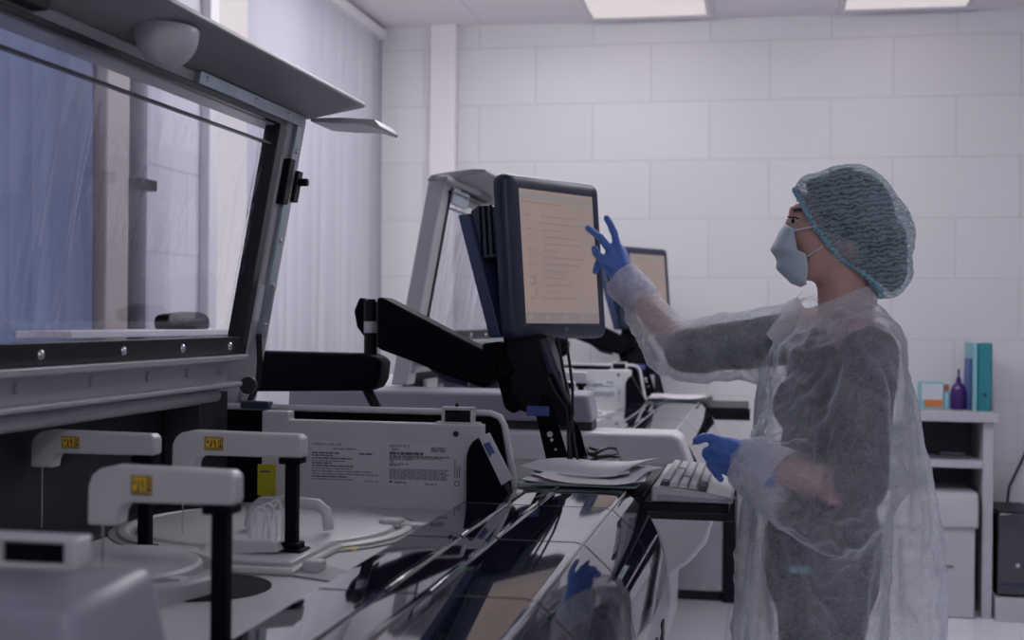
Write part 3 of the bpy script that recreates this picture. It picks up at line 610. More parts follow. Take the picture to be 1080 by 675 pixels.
# hood sheet reaching forward from the lid's top
hp = [(-1.088, 1.800), (-1.03, 1.800), (-.905, 1.822), (-.890, 1.826), (-.893, 1.836), (-.93, 1.838), (-1.03, 1.826), (-1.075, 1.818)]
q = MB(); q.prism(hp, LA-.002, LB); hood = q.build('hood', 'hood_plastic', fr, bevel=.003)
q = MB(); q.prism([(-1.02, 1.795), (-.96, 1.79), (-.90, 1.788), (-.86, 1.776), (-.856, 1.782), (-.87, 1.798), (-.95, 1.803), (-1.02, 1.803)], LB-.006, LB+.15); q.build('hood_flap', 'plastic_light', hood, bevel=.002)
q = MB(); q.ell((-.955, 1.985, 1.812), (.05, .062, .062), 28); q.v = [(x, y, min(z, 1.815)) for x, y, z in q.v]; q.build('lamp_dome', 'plastic', hood)
q = MB(); lean(q, 1.30, 1.72, 1.782, 1.806, -.01, .022); q.build('hood_duct', 'gasket', hood, bevel=.006)
q = MB(); lean(q, 1.0, 1.50, 1.786, 1.806, -.008, .03); q.build('hood_bracket', 'hood_plastic', hood, bevel=.006)

# the second analyzer of the row
B2 = copy_tree(A); B2.location.y += 3.07; ORG[B2.name] = Vector(B2.location)
B2['label'] = 'farther grey laboratory analyzer standing behind the touch monitor'

# ------------------------------------------------------------ workstation between the analyzers
def xf(bm, M4):
    bm.v = [tuple(M4 @ Vector(v)) for v in bm.v]; return bm
def poly(bm, pts, Yd, y0, y1, k=0):                  # an outline at depth Yd, given its real thickness y0..y1
    P = [at(x, y, Yd) for x, y in pts]
    return bm.prism([(p.x, p.z) for p in P], y0, y1, 'y', k)

dk = thing('workstation_desk', (-.45, 3.02, 0), 'narrow black workstation desk between the two analyzers, carrying papers', 'desk')
q = MB(); q.box((-.95, 2.755, .955), (-.245, 3.42, .982)); q.box((-.245, 2.72, .955), (-.068, 3.22, .975)); q.build('desk_top', 'black_satin', dk, bevel=.004)
for x, y in ((-.92, 2.80), (-.92, 3.26), (-.50, 2.80), (-.50, 3.26)):
    q = MB(); q.box((x-.02, y-.02, 0), (x+.02, y+.02, .955)); q.build('leg', 'black_satin', dk, bevel=.003)
q = MB(); q.prism([(2.95, .955), (3.02, .955), (3.02, .90), (2.99, .90)], -.50, -.06, 'x'); q.build('tray_bracket', 'black_satin', dk, bevel=.002)

ANG, TILT = math.radians(60), math.radians(5)
mc = at(587, 272, 3.2)
Rv = Vector((math.cos(ANG), math.sin(ANG), 0)); Nv = Vector((math.sin(ANG), -math.cos(ANG), 0))
Uv = Vector((0, 0, 1))*math.cos(TILT)-Nv*math.sin(TILT); N2 = Nv*math.cos(TILT)+Vector((0, 0, 1))*math.sin(TILT)
MM = Matrix.Identity(4)
for i in range(3): MM[i][0] = Rv[i]; MM[i][1] = -N2[i]; MM[i][2] = Uv[i]; MM[i][3] = mc[i]
def rrect(x0, x1, z0, z1, r, n=5):
    out = []
    for cx, cz, a0 in ((x1-r, z1-r, 0), (x0+r, z1-r, 90), (x0+r, z0+r, 180), (x1-r, z0+r, 270)):
        for k in range(n+1):
            a = math.radians(a0+90*k/n); out.append((cx+r*math.cos(a), cz+r*math.sin(a)))
    return out
def shell(bm, rings, k=0):                           # stacked outlines (outline, depth) joined into a skin, ends closed
    n = len(rings[0][0]); vs = [(x, y, z) for o, y in rings for x, z in o]; fs = []
    for i in range(len(rings)-1):
        for j in range(n): fs.append((i*n+j, i*n+(j+1) % n, (i+1)*n+(j+1) % n, (i+1)*n+j))
    fs += [tuple(range(n)), tuple(range(len(rings)*n-1, (len(rings)-1)*n-1, -1))]
    return bm.add(vs, fs, k)
mon = thing('touch_monitor', (mc.x, mc.y, .982), 'navy framed touch monitor with beige screen that the gloved hand points at', 'monitor', 'touch monitors')
o = rrect
sx0, sx1, sz0, sz1 = -.128, .158, -.160, .162
q = MB()
shell(q, [(o(sx0, sx1, sz0, sz1, .004), .004), (o(sx0-.004, sx1+.004, sz0-.004, sz1+.004, .006), -.002), (o(-.165, .178, -.188, .188, .014), -.003), (o(-.177, .183, -.195, .195, .018), .004), (o(-.182, .185, -.198, .198, .02), .018), (o(-.180, .183, -.196, .196, .02), .035), (o(-.165, .165, -.18, .18, .02), .050)])
bz = xf(q, MM).build('bezel', 'navy', mon, smooth=50)
q = MB(); q.box((sx0-.001, -.0002, sz0-.001), (sx1+.001, .003, sz1+.001), 0)
w_, h_ = sx1-sx0, sz1-sz0; rg = random.Random(11)
def bar(u0_, v0, u1, v1, k): q.box((sx0+w_*u0_, -.0006, sz0+h_*v0), (sx0+w_*u1, -.0002, sz0+h_*v1), k)
bar(0, .93, 1, .975, 5); bar(.02, .90, .55, .915, 2); bar(.60, .90, .95, .91, 5)
bar(0, 0, 1, .075, 4); 
for k in range(12): bar(.02+.08*k, .015, .085+.08*k, .06, 1 if k % 3 else 5)
for k in range(13):
    v = .80-.052*k
    bar(.24+rg.uniform(0, .06), v, .45+rg.uniform(0, .5), v+.013, rg.choice([1, 1, 2, 1]))
    if rg.random() < .6: bar(.08, v, .13, v+.018, rg.choice([2, 3, 1]))
for k in range(4): bar(0, .70-.17*k, 1, .703-.17*k, 1)
bar(.12, .28, .155, .36, 2); bar(.14, .20, .17, .27, 3)
xf(q, MM).build('screen', ['screen', 'screen_line', 'screen_red', 'screen_green', 'screen_bar', 'screen_top'], mon, smooth=0)
q = MB(); q.lathe([(.006, 0), (.006, .001), (.001, .001)], (0, 0, 0), 16, axis=Matrix.Rotation(PI/2, 3, 'X').to_quaternion()); xf(q, MM @ Matrix.Translation((.02, -.0025, -.176))).build('power_button', 'ink_grey', bz)
q = MB(); q.hexa([(-.165, .055, -.19), (.12, .055, -.19), (.12, .09, -.19), (-.165, .09, -.19), (-.165, .135, .118), (.12, .135, .125), (.12, .172, .125), (-.165, .172, .118)])
rs = xf(q, MM).build('rear_shell', 'navy_panel', mon, bevel=.004)
q = MB(); q.prism([(.05, .118), (.075, .130), (.11, .136), (.14, .125), (.118, .0), (.060, .0)], -.155, .09, 'x')
vt = xf(q, MM).build('vent_block', 'navy', rs, bevel=.006)
for k in range(3):
    q = MB(); q.box((-.158, .066+.018*k, .01), (-.1535, .070+.018*k, .13)); xf(q, MM).build('vent_slot', 'black_matt', vt)
q = MB(); q.box((-.06, .045, -.20), (.06, .09, -.10)); xf(q, MM).build('rear_mount', 'black_matt', mon, bevel=.006)

st = thing('monitor_stand', (-.46, 3.13, .982), 'black articulated stand with punched plates carrying the navy touch monitor', 'monitor stand', 'monitor stands')
q = MB(); poly(q, [(534, 350), (580, 352), (594, 395), (606, 440), (598, 450), (574, 438), (552, 432), (543, 414), (537, 385)], 3.15, 3.10, 3.19); neck = q.build('neck', 'black_satin', st, bevel=.008)
q = MB(); poly(q, [(527, 398), (541, 390), (552, 430), (545, 436), (535, 430)], 3.15, 3.11, 3.18); q.build('hinge', 'black_matt', neck, bevel=.008)
q = MB(); poly(q, [(567, 436), (575, 414), (582, 418), (602, 484), (604, 492), (580, 492)], 3.12, 3.09, 3.097); pa = q.build('foot_plate', 'black_matt', st, bevel=.002)
q = MB(); poly(q, [(598, 440), (608, 450), (619, 492), (598, 492)], 3.12, 3.16, 3.168); q.build('foot_plate', 'black_matt', st, bevel=.002)
q = MB(); a_ = at(585, 484, 3.12); q.box((a_.x-.03, 3.06, .982), (a_.x+.085, 3.20, .990)); q.build('base', 'black_matt', st, bevel=.002)
for (x, y, r) in ((580, 458, .007), (582, 464, .004), (586, 474, .003)):
    q = MB(); c_ = at(x, y, 3.09); q.lathe([(r, -.0006), (r, .0006)], (c_.x, 3.0895, c_.z), 16, axis=Matrix.Rotation(PI/2, 3, 'X').to_quaternion()); q.build('punched_hole', 'label', pa)
q = MB(); q.tube([at(572, 358, 3.08), at(584, 393, 3.08)], .014, 14); q.tube([at(584, 391, 3.08), at(600, 425, 3.08)], .006, 10); q.build('gas_spring', 'navy', st)
q = MB(); a_ = at(567, 434, 3.1); q.box((a_.x-.025, 3.085, a_.z-.01), (a_.x+.03, 3.15, a_.z+.014)); q.build('cable_clip', 'blue_card', neck, bevel=.003)
for k, pts in enumerate(([(588, 356), (593, 385), (599, 415), (603, 440), (606, 470), (612, 490)], [(597, 357), (601, 385), (604, 410), (604, 436), (600, 460), (604, 489)], [(578, 398), (586, 415), (597, 430), (599, 450), (600, 489)])):
    P = [at(x, y, 3.10-.012*k) for x, y in pts]; P[-1].z = .995
    q = MB(); q.tube(P, .0035, 8); q.build('cable', 'cable', st)
q = MB(); cc = Vector((-.385, 3.19, .99)); q.tube([cc+Vector((.055*math.cos(t*.45)*(1-.01*t), .085*math.sin(t*.45), .0025*t*.5+.006*math.sin(t*1.3))) for t in range(0, 44)], .004, 8)
coil = tag(q.build('cable_coil', 'cable'), 'coil of black cable lying behind the papers at the foot of the stand', 'cable', 'cable coils')

ar = thing('swing_arm', (-1.35, 3.12, 0), 'black two section swing arm with a pivot post, left of the navy touch monitor', 'swing arm', 'swing arms')
q = MB(); q.box((-1.40, 3.07, 0), (-1.30, 3.17, 1.20)); q.box((-1.47, 3.0, 0), (-1.23, 3.24, .02)); q.build('column', 'black_satin', ar, bevel=.006)
q = MB(); pl_ = [(273-120, 367), (390, 373), (402, 377), (405, 383), (403, 400), (398, 409), (390, 412), (273-120, 413)]; poly(q, pl_, 3.1, 3.07, 3.17); q.build('lower_section', 'black_matt', ar, bevel=.012, seg=3)
q = MB(); q.tube([at(391, 378, 3.12), at(391, 318, 3.12)], .0165, 16); q.tube([at(392, 320, 3.12), at(392, 315.5, 3.12)], .010, 12); pv = q.build('pivot_post', 'black_satin', ar)
q = MB(); a_, e_ = at(391, 351, 3.12), at(391, 339, 3.12); n = 20; vs = []
for z in (a_.z, e_.z):
    for k in range(n+1):
        t = PI+PI*k/n; vs.append((a_.x+.0171*math.cos(t), a_.y+.0171*math.sin(t), z))
q.add(vs, [(k, k+1, n+2+k, n+1+k) for k in range(n)]); q.build('pivot_label', 'label', pv)
q = MB(); poly(q, [(402, 316), (404, 313), (410, 315), (517, 371), (527, 384), (524, 398), (516, 408), (512, 408), (455, 387), (402, 367)], 3.1, 3.06, 3.15); up_ = q.build('upper_section', 'black_matt', ar, bevel=.008, seg=3)
q = MB(); poly(q, [(380, 313), (400, 322), (402, 368), (386, 357), (377, 345), (374, 328)], 3.16, 3.15, 3.20); q.build('elbow_cap', 'black_matt', up_, bevel=.008, seg=3)
q = MB(); poly(q, [(450, 386), (494, 403), (494, 408), (470, 402)], 3.1, 3.09, 3.12); q.build('cable_channel', 'navy_panel', up_, bevel=.003)
q = MB(); poly(q, [(512, 362), (530, 360), (545, 392), (530, 400), (516, 398)], 3.12, 3.08, 3.16); q.build('wrist_joint', 'black_matt', ar, bevel=.006)
q = MB(); q.tube([at(384, 404, 3.12), at(398, 432, 3.12), at(405, 470, 3.12)], .013, 12); q.build('support_strut', 'black_satin', ar)

# papers, folder, card
def sheet(name, m, x0, y0, w, l, rz, z, label, cat, group=None, th=.0012, curl=.0):
    q = MB(); n = 12; vs = []; fs = []
    for i in range(n+1):
        for j in range(n+1):
            u, v = i/n-.5, j/n-.5
            zz = curl*(.5+.5*math.sin(5*u+3*v+rz*7))*(abs(u)*2)**2
            c_, s_ = math.cos(rz), math.sin(rz); X_, Y_ = u*w, v*l
            vs.append((x0+c_*X_-s_*Y_, y0+s_*X_+c_*Y_, z+zz))
    m_ = n+1
    for i in range(n):
        for j in range(n): fs.append((i*m_+j, (i+1)*m_+j, (i+1)*m_+j+1, i*m_+j+1))
    k0 = len(vs); vs2 = [(x, y, zz+th) for x, y, zz in vs]
    rim = [i*m_ for i in range(n)]+[n*m_+j for j in range(n)]+[i*m_+n for i in range(n, 0, -1)]+[j for j in range(n, 0, -1)]
    q.add(vs+vs2, [tuple(reversed(f)) for f in fs]+[tuple(a+k0 for a in f) for f in fs]+[(rim[i], rim[(i+1) % len(rim)], rim[(i+1) % len(rim)]+k0, rim[i]+k0) for i in range(len(rim))])
    return tag(q.build(name, m, smooth=40), label, cat, group)
sheet('folder', 'paper_mint', -.375, 2.89, .25, .375, -.03, 1.0046, 'mint green folder lying under the white papers on the black cover', 'folder', 'mint folders', .003)
PAP = [(-.375, 2.89, .255, .37, .05, 1.0082, .010, 'white paper sheet lowest in the loose pile, turned slightly'),
       (-.345, 2.85, .21, .31, -.10, 1.0105, .014, 'white paper sheet at the right end of the pile, by the keyboard'),
       (-.40, 2.93, .21, .297, .12, 1.0128, .012, 'white paper sheet at the left of the pile, by the standing card'),
       (-.38, 2.95, .22, .31, -.22, 1.0155, .016, 'white paper sheet on top of the loose pile')]
for x, y, w, l, rz, z, cu, lb in PAP: sheet('paper_sheet', 'paper', x, y, w, l, rz, z, lb, 'paper', 'loose papers on the workstation', .0012, cu)
q = MB(); V4 = [(-.559, 1.114), (-.537, 1.123), (-.489, 1.033), (-.511, 1.018)]
q.prism(V4, 2.568, 2.573)
cdo = q.build('standing_card', 'label', None, bevel=.001); tag(cdo, 'narrow white card with a dark blue square, leaning on the black corner bracket', 'card')
q = MB(); V5 = [(-.549, 1.100), (-.536, 1.105), (-.523, 1.080), (-.529, 1.083), (-.535, 1.074)]; q.prism(V5, 2.5668, 2.568); q.build('blue_square', 'blue_card', cdo)

# keyboard at the desk's edge: long side running away from us
kb = thing('keyboard', (-.13, 2.95, .975), 'pale desktop keyboard with dark keys under the lowered gloved hand', 'keyboard')
KX0, KX1, KY0, KY1 = -.226, -.060, 2.722, 3.17
q = MB(); q.prism([(KX0, .976), (KX0, 1.006), (KX0+.02, 1.010), (KX1-.045, .997), (KX1-.01, .990), (KX1, .986), (KX1, .976)], KY0, KY1); q.build('case', 'plastic_light', kb, bevel=.004)
q = MB(); q.prism([(KX0+.012, .978), (KX0+.012, .992), (KX1-.008, .984), (KX1-.008, .978)], KY0-.003, KY0+.01); q.build('end_trim', 'key_base', kb, bevel=.002)
kd = {}
rg = random.Random(2)
for r in range(5):
    for c_ in range(18):
        if len(kd) > 98: break
        dark = (c_ < 4 and r == 4) or (c_, r) in ((5, 2), (0, 0), (1, 0), (11, 1))
        key = 'd' if dark else 'l'
        x = KX0+.026+r*.0195; y = KY0+.012+c_*.0238; z = 1.0095-.0016*r*1.0-(.003 if r > 3 else 0)*.3
        if key not in kd:
            q = MB(); q.hexa([(-.009, -.011, 0), (.009, -.011, 0), (.009, .011, 0), (-.009, .011, 0), (-.0065, -.0085, .009), (.0065, -.0085, .009), (.0065, .0085, .009), (-.0065, .0085, .009)])
            me = q.mesh('key'); me.materials.append(MT['key_dark' if dark else 'key']); kd[key] = me
        ko = bpy.data.objects.new('key', kd[key]); COL.objects.link(ko); ko.parent = kb; ko.location = Vector((x, y, z))-ORG[kb.name]; ko.rotation_euler = (0, .08, 0)

def dup(rt_, label, dy=3.07, dx=0, dz=0):
    c_ = copy_tree(rt_); c_.location.y += dy; c_.location.x += dx; c_.location.z += dz; ORG[c_.name] = Vector(c_.location); c_['label'] = label; return c_
dup(mon, 'second touch monitor, partly hidden behind the raised gloved hand', dx=-.045)
dup(st, 'black monitor stand under the raised sleeve, carrying the farther monitor', dx=-.045)
dup(ar, 'black swing arm behind the navy monitor, at the farther analyzer')
dup(dk, 'black desk beyond the farther analyzer, near the tiled wall')
f2 = [o_ for o_ in COL.objects if o_.name.startswith('folder')][0]
dup(f2, 'mint folder edge on the farther analyzer, under white papers', dy=3.05)
for o_ in [o_ for o_ in COL.objects if o_.name.startswith('paper_sheet')][:2]:
    dup(o_, 'white paper on the farther analyzer, below the raised sleeve', dy=3.05)

# ------------------------------------------------------------ along the tiled wall
sh = thing('shelf_unit', (.72, 6.52, 0), 'white open shelf unit against the tiled wall, right of the woman', 'shelf')
SX0, SX1, SY0, SY1, ST = .33, 1.035, 6.33, 6.72, .945
q = MB(); q.box((SX0-.02, SY0-.03, ST-.045), (SX1+.02, SY1, ST)); q.build('top_board', 'laminate', sh, bevel=.003)
for x in (SX0, SX1-.045):
    q = MB(); q.box((x, SY0, 0), (x+.045, SY1, ST-.045)); q.build('side_panel', 'laminate', sh, bevel=.002)
q = MB(); q.box((SX0+.045, SY0+.01, .685), (SX1-.045, SY1, .72)); q.build('middle_board', 'laminate', sh, bevel=.002)
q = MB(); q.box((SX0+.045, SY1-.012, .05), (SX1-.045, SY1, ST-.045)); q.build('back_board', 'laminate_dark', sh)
bx = thing('storage_box', (.80, 6.45, 0), 'white lidded storage box standing on the floor inside the shelf unit', 'box')
q = MB(); q.prism([(6.30, .002), (6.30, .42), (6.66, .42), (6.66, .002)], .49, .955, 'x'); bb = q.build('box_body', 'laminate', bx, bevel=.006)
q = MB(); q.prism([(6.285, .415), (6.285, .52), (6.31, .575), (6.67, .575), (6.67, .415)], .47, .968, 'x'); q.build('lid', 'laminate', bx, bevel=.01)
q = MB(); q.box((.60, 6.2945, .232), (.86, 6.3005, .240)); q.build('hand_slot', 'ink_grey', bb)
q = MB(); q.box((.60, 6.42, .722), (.66, 6.62, .735)); q.box((.665, 6.40, .722), (.95, 6.62, .731)); q.box((.82, 6.45, .731), (.93, 6.55, .748)); tag(q.build('document_tray', 'laminate_dark', None, bevel=.003), 'low dark tray of odds and ends on the middle board of the shelf', 'tray')
pt = thing('product_carton', (.79, 6.50, ST), 'white and orange carton with teal edges on the shelf top', 'box')
q = MB(); q.box((.722, 6.46, ST), (.832, 6.54, ST+.128)); cbx = q.build('carton', 'teal_light', pt, bevel=.002)
q = MB(); q.box((.732, 6.4585, ST+.045), (.826, 6.46, ST+.12), 0); q.box((.746, 6.4575, ST+.012), (.826, 6.46, ST+.045), 1); q.build('carton_print', ['label', 'orange'], cbx)
bt = thing('small_bottle', (.846, 6.48, ST), 'small pale bottle with a red cap between carton and purple bottle', 'bottle')
q = MB(); q.lathe([(.017, 0), (.018, .005), (.018, .07), (.010, .085), (.010, .09)], (.846, 6.48, ST), 20); q.build('body', 'teal_light', bt)
q = MB(); q.lathe([(.013, .088), (.013, .115), (.010, .118)], (.846, 6.48, ST), 20); q.build('cap', 'red', bt)
pb = thing('spray_bottle', (.900, 6.48, ST), 'purple bottle with a thin nozzle on the shelf top', 'bottle')
q = MB(); q.lathe([(.03, 0), (.036, .006), (.036, .085), (.030, .110), (.014, .128), (.011, .135)], (.900, 6.48, ST), 28); q.build('body', 'purple', pb)
q = MB(); q.lathe([(.012, .133), (.012, .15), (.006, .152), (.005, .19), (.002, .192)], (.900, 6.48, ST), 16); q.build('nozzle', 'purple', pb)
bd = thing('ring_binder', (.995, 6.52, ST), 'tall teal ring binder with a finger hole standing on the shelf top', 'binder')
q = MB(); q.box((.973, 6.40, ST), (.977, 6.68, ST+.315)); q.box((1.033, 6.40, ST), (1.037, 6.68, ST+.315)); q.box((.973, 6.40, ST), (1.037, 6.404, ST+.315)); q.box((.979, 6.41, ST+.005), (1.031, 6.66, ST+.30), 1); bo = q.build('cover', ['teal', 'paper'], bd)
q = MB(); q.box((.955, 6.405, ST), (.9725, 6.68, ST+.317)); q.build('side_cover', 'teal_light', bd)
q = MB(); q.lathe([(.010, -.001), (.010, .001), (.001, .001)], (1.007, 6.399, ST+.075), 18, axis=Matrix.Rotation(PI/2, 3, 'X').to_quaternion()); q.build('finger_hole', 'ink', bo)
q = MB(); q.prism([(.938, ST), (.946, ST), (.9535, ST+.24), (.9465, ST+.24)], 6.44, 6.62); tag(q.build('thin_folder', 'blue_card', None), 'thin blue folder leaning on the teal ring binder', 'folder')
# low plinth with the computer
q = MB(); q.box((1.045, 6.28, 0), (1.75, 6.72, .105)); tag(q.build('low_plinth', 'laminate', None, bevel=.004), 'low white plinth under the black computer tower', 'plinth')
pc = thing('computer_tower', (1.145, 6.50, .105), 'black computer tower with a lit power button on the low plinth', 'computer')
q = MB(); q.box((1.055, 6.33, .105), (1.235, 6.70, .49)); cs = q.build('case', 'black_satin', pc, bevel=.012, seg=3)
q = MB(); q.prism([(1.057, .115), (1.057, .47), (1.07, .485), (1.22, .485), (1.233, .47), (1.233, .115)], 6.318, 6.331); fpn = q.build('front_panel', 'black_gloss', pc, bevel=.004)
q = MB(); q.ell((1.195, 6.317, .452), (.014, .003, .010), 14); q.build('power_button', 'led', fpn)
q = MB(); q.ell((1.145, 6.317, .25), (.010, .003, .009), 14); q.build('badge', 'chrome', fpn)
q = MB(); q.box((1.07, 6.315, .15), (1.215, 6.3185, .172)); q.build('port_strip', 'navy', fpn)
q = MB(); q.tube([(1.16, 6.70, .47), (1.175, 6.735, .56), (1.25, 6.75, .72), (1.29, 6.752, .95), (1.33, 6.752, 1.25), (1.36, 6.752, 1.6)], .006, 8)
tag(q.build('wall_cable', 'cable'), 'thin dark cable rising up the tiled wall from the computer', 'cable')
# white cabinet near the wall, seen under the desk
cb_ = thing('white_cabinet', (-.55, 6.50, 0), 'low white cabinet by the tiled wall, seen below the keyboard', 'cabinet')
q = MB(); q.box((-1.25, 6.40, .05), (-.185, 6.74, .72)); q.build('carcass', 'white_paint', cb_, bevel=.003)
q = MB(); q.box((-1.22, 6.43, 0), (-.20, 6.72, .05)); q.build('plinth', 'ink', cb_)
for x0, x1 in ((-1.245, -.722), (-.715, -.192)):
    q = MB(); q.box((x0, 6.382, .055), (x1, 6.40, .715)); dr_ = q.build('door', 'laminate', cb_, bevel=.002)
    q = MB(); q.tube([(x0+.05, 6.37, .45), (x0+.05, 6.37, .60)], .006, 8); q.build('handle', 'steel', dr_)
q = MB(); q.box((-.184, 6.385, .0), (-.125, 6.72, .72)); q.build('side_panel', 'black_satin', cb_, bevel=.002)
# dark pouch behind the lid
pch = MB(); pch.ell((0, 0, 0), (.062, .13, .036), 28); pch.v = [(math.copysign(abs(x/.062)**.6*.062, x), math.copysign(abs(y/.13)**.6*.13, y), max(math.copysign(abs(z/.036)**.7*.036, z), -.02)+.003*math.sin(40*y)*(z > 0)) for x, y, z in pch.v]
pch.v = [(x+XL+.165, y+4.12, z+1.3255) for x, y, z in pch.v]
tag(pch.build('equipment_pouch', 'black_matt', None), 'dark pouch on the narrow wall shelf, seen through the clear lid', 'pouch')

# ------------------------------------------------------------ the woman at the keyboard
wm = thing('person', (.15, 2.87, 0), 'woman in sheer white gown, blue hair cap, mask and gloves, pointing at the touch monitor', 'person')
YC = 2.87
def B(*p): return at(*p)
# body: one continuous surface
b = MB()
b.ell(at(889, 232, YC), (.098, .076, .106), 28)                       # skull
b.ell(at(861, 248, YC), (.056, .064, .088), 24)                       # face
b.ell(at(849, 282, YC), (.030, .036, .030), 20)                       # chin
b.ell(at(838, 221, YC), (.014, .048, .012), 16)                       # brow
b.cap(at(834, 229, YC), .009, at(826, 251, YC), .012, 12)             # nose
for sy in (-1, 1):
    b.cap(at(893, 262, YC+.046*sy), .027, at(856, 284, YC+.026*sy), .026, 14)   # jaw
    b.ell(at(847, 246, YC+.036*sy), (.026, .022, .020), 14)           # cheek
    e = at(886, 246, YC+.064*sy); b.ell(e, (.018, .008, .030), 16, rot=Matrix.Rotation(-.25, 3, 'Y'))   # ear
b.ell(at(831, 262, YC), (.012, .024, .010), 12)                       # lips under the mask
b.chain([(at(886, 268, YC), .056), (at(890, 300, YC), .056), (at(893, 335, YC), .060), (at(893, 370, YC), .075)])
SHN, SHF = at(915, 366, 2.705), at(846, 350, 3.03)
chest = at(882, 400, YC); belly = at(872, 500, YC); hips = at(872, 570, YC)
b.cap(SHN, .054, at(890, 352, YC), .062); b.cap(SHF, .052, at(888, 352, YC), .062)
b.ell(at(885, 410, YC), (.102, .150, .17), 28); b.ell(at(876, 490, YC), (.094, .130, .17), 28); b.ell(at(868, 585, YC), (.112, .160, .16), 28)
b.ell(at(858, 425, YC-.06), (.058, .055, .06), 18); b.ell(at(848, 425, YC+.07), (.058, .055, .06), 18)
for sy in (-1, 1):
    hp_ = at(868, 610, YC+.080*sy); fx = .02*sy
    kn = Vector((hp_.x+fx*.3, hp_.y, .47)); an = Vector((hp_.x+.02+fx*.3, hp_.y, .09))
    b.chain([(hp_, .088), (kn, .058), (Vector((kn.x+.02, kn.y, .33)), .056), (an, .036)])
    b.chain([(an+Vector((.03, 0, -.04)), .038), (an+Vector((-.06, 0, -.045)), .036), (an+Vector((-.15, 0, -.055)), .028)])
ELN, WRN = at(906, 520, 2.60), at(795, 488, 2.655)
ELF, WRF = at(722, 372, 3.12), at(662, 302, 3.235)
b.chain([(SHN, .052), (ELN, .040), (WRN, .026)]); b.chain([(SHF, .052), (ELF, .040), (WRF, .025)])
V, N, Fs = fuse(b, .0085, 8)
q = MB(); q.add(V, Fs); q.build('body', 'skin', wm, smooth=180)
# eye with lashes on the visible side
ey = at(840, 233, YC-.040)
q = MB(); q.ell(ey+Vector((0, .001, 0)), (.0100, .0085, .0055), 16); eo = q.build('eye', 'eye_white', wm)
q = MB(); q.ell(ey+Vector((-.0068, -.002, 0)), (.0045, .006, .0052), 12); q.build('iris', 'iris', eo)
q = MB(); q.tube([ey+Vector((-.006, -.012, .006)), ey+Vector((-.013, -.008, .007)), ey+Vector((-.019, -.004, .009))], [.0022, .0026, .0008], 8); q.tube([ey+Vector((.004, -.0135, .003)), ey+Vector((-.005, -.0125, .0075)), ey+Vector((-.0125, -.007, .006))], .0016, 8); q.build('eyelashes', 'hair', eo)
q = MB(); q.tube([at(853, 224, YC-.052), at(845, 220.5, YC-.049), at(837, 222, YC-.034)], [.0018, .0042, .0030], 8); q.build('eyebrow', 'hair', wm)
# hair inside the cap
b = MB(); b.ell(at(893, 229, YC), (.100, .082, .105), 24); b.ell(at(924, 262, YC), (.066, .066, .085), 20); b.ell(at(932, 285, YC), (.050, .055, .05), 18)
b.cap(at(851, 205, YC), .03, at(895, 195, YC), .04)
V, N, Fs = fuse(b, .009, 5)
keep = []
rimA, rimB = at(844, 192, YC), at(905, 292, YC); rd = (rimB-rimA); rn = Vector((-rd.z, 0, rd.x)).normalized()
if rn.x < 0: rn = -rn
RIM = [(at(x, y, YC).x, at(x, y, YC).z) for x, y in ((830, 150), (837, 185), (842, 205), (850, 225), (860, 243), (874, 262), (890, 277), (910, 291), (924, 302), (940, 330))]
def rim_x(z):
    for (xa, za), (xb, zb) in zip(RIM[:-1], RIM[1:]):
        if z >= zb: return xb+(xa-xb)*max(0, min(1, (z-zb)/(za-zb)))
    return RIM[-1][0]+.3
def inside(p, off=0): return p[0]-rim_x(p[2]) > off*1.25
def cut(V, N, Fs, off, disp):
    V = V.copy(); V += N*np.array([[disp(Vector(v))] for v in V])
    used = {}; vs = []; fs = []
    for f in Fs:
        if all(inside(V[i], off) for i in f):
            g = []
            for i in f:
                if i not in used: used[i] = len(vs); vs.append(tuple(V[i]))
                g.append(used[i])
            fs.append(tuple(g))
    return vs, fs
vs, fs = cut(V, N, Fs, .012, lambda v: .002*noise.noise(v*90))
q = MB(); q.add(vs, fs); q.build('hair', 'hair', wm, smooth=180)
# bouffant cap: pleated nonwoven shell gathered at its elastic
b = MB(); b.ell(at(892, 229, YC), (.112, .102, .114), 32); b.ell(at(919, 255, YC), (.090, .097, .112), 28); b.ell(at(934, 283, YC), (.058, .068, .066), 24)
b.ell(at(858, 203, YC), (.044, .060, .042), 20)
V, N, Fs = fuse(b, .006, 10)
def pleat(v):
    d = (v.x-rim_x(v.z))*.8; g = math.exp(-max(d, 0)/.03)
    along = (v-rimA).dot(rd.normalized())
    ang = math.atan2(v.y-YC, along-.06)
    w1 = noise.noise(Vector((v.x*9, v.y*9, v.z*70+6*noise.noise(v*14))))
    return .0035*w1*(1-g)+.0045*noise.noise(v*17)+g*.003*math.sin(ang*34)-.004*g
vs, fs = cut(V, N, Fs, -.004, pleat)
q = MB(); q.add(vs, fs); cp = q.build('hair_cap', 'cap', wm, smooth=180)
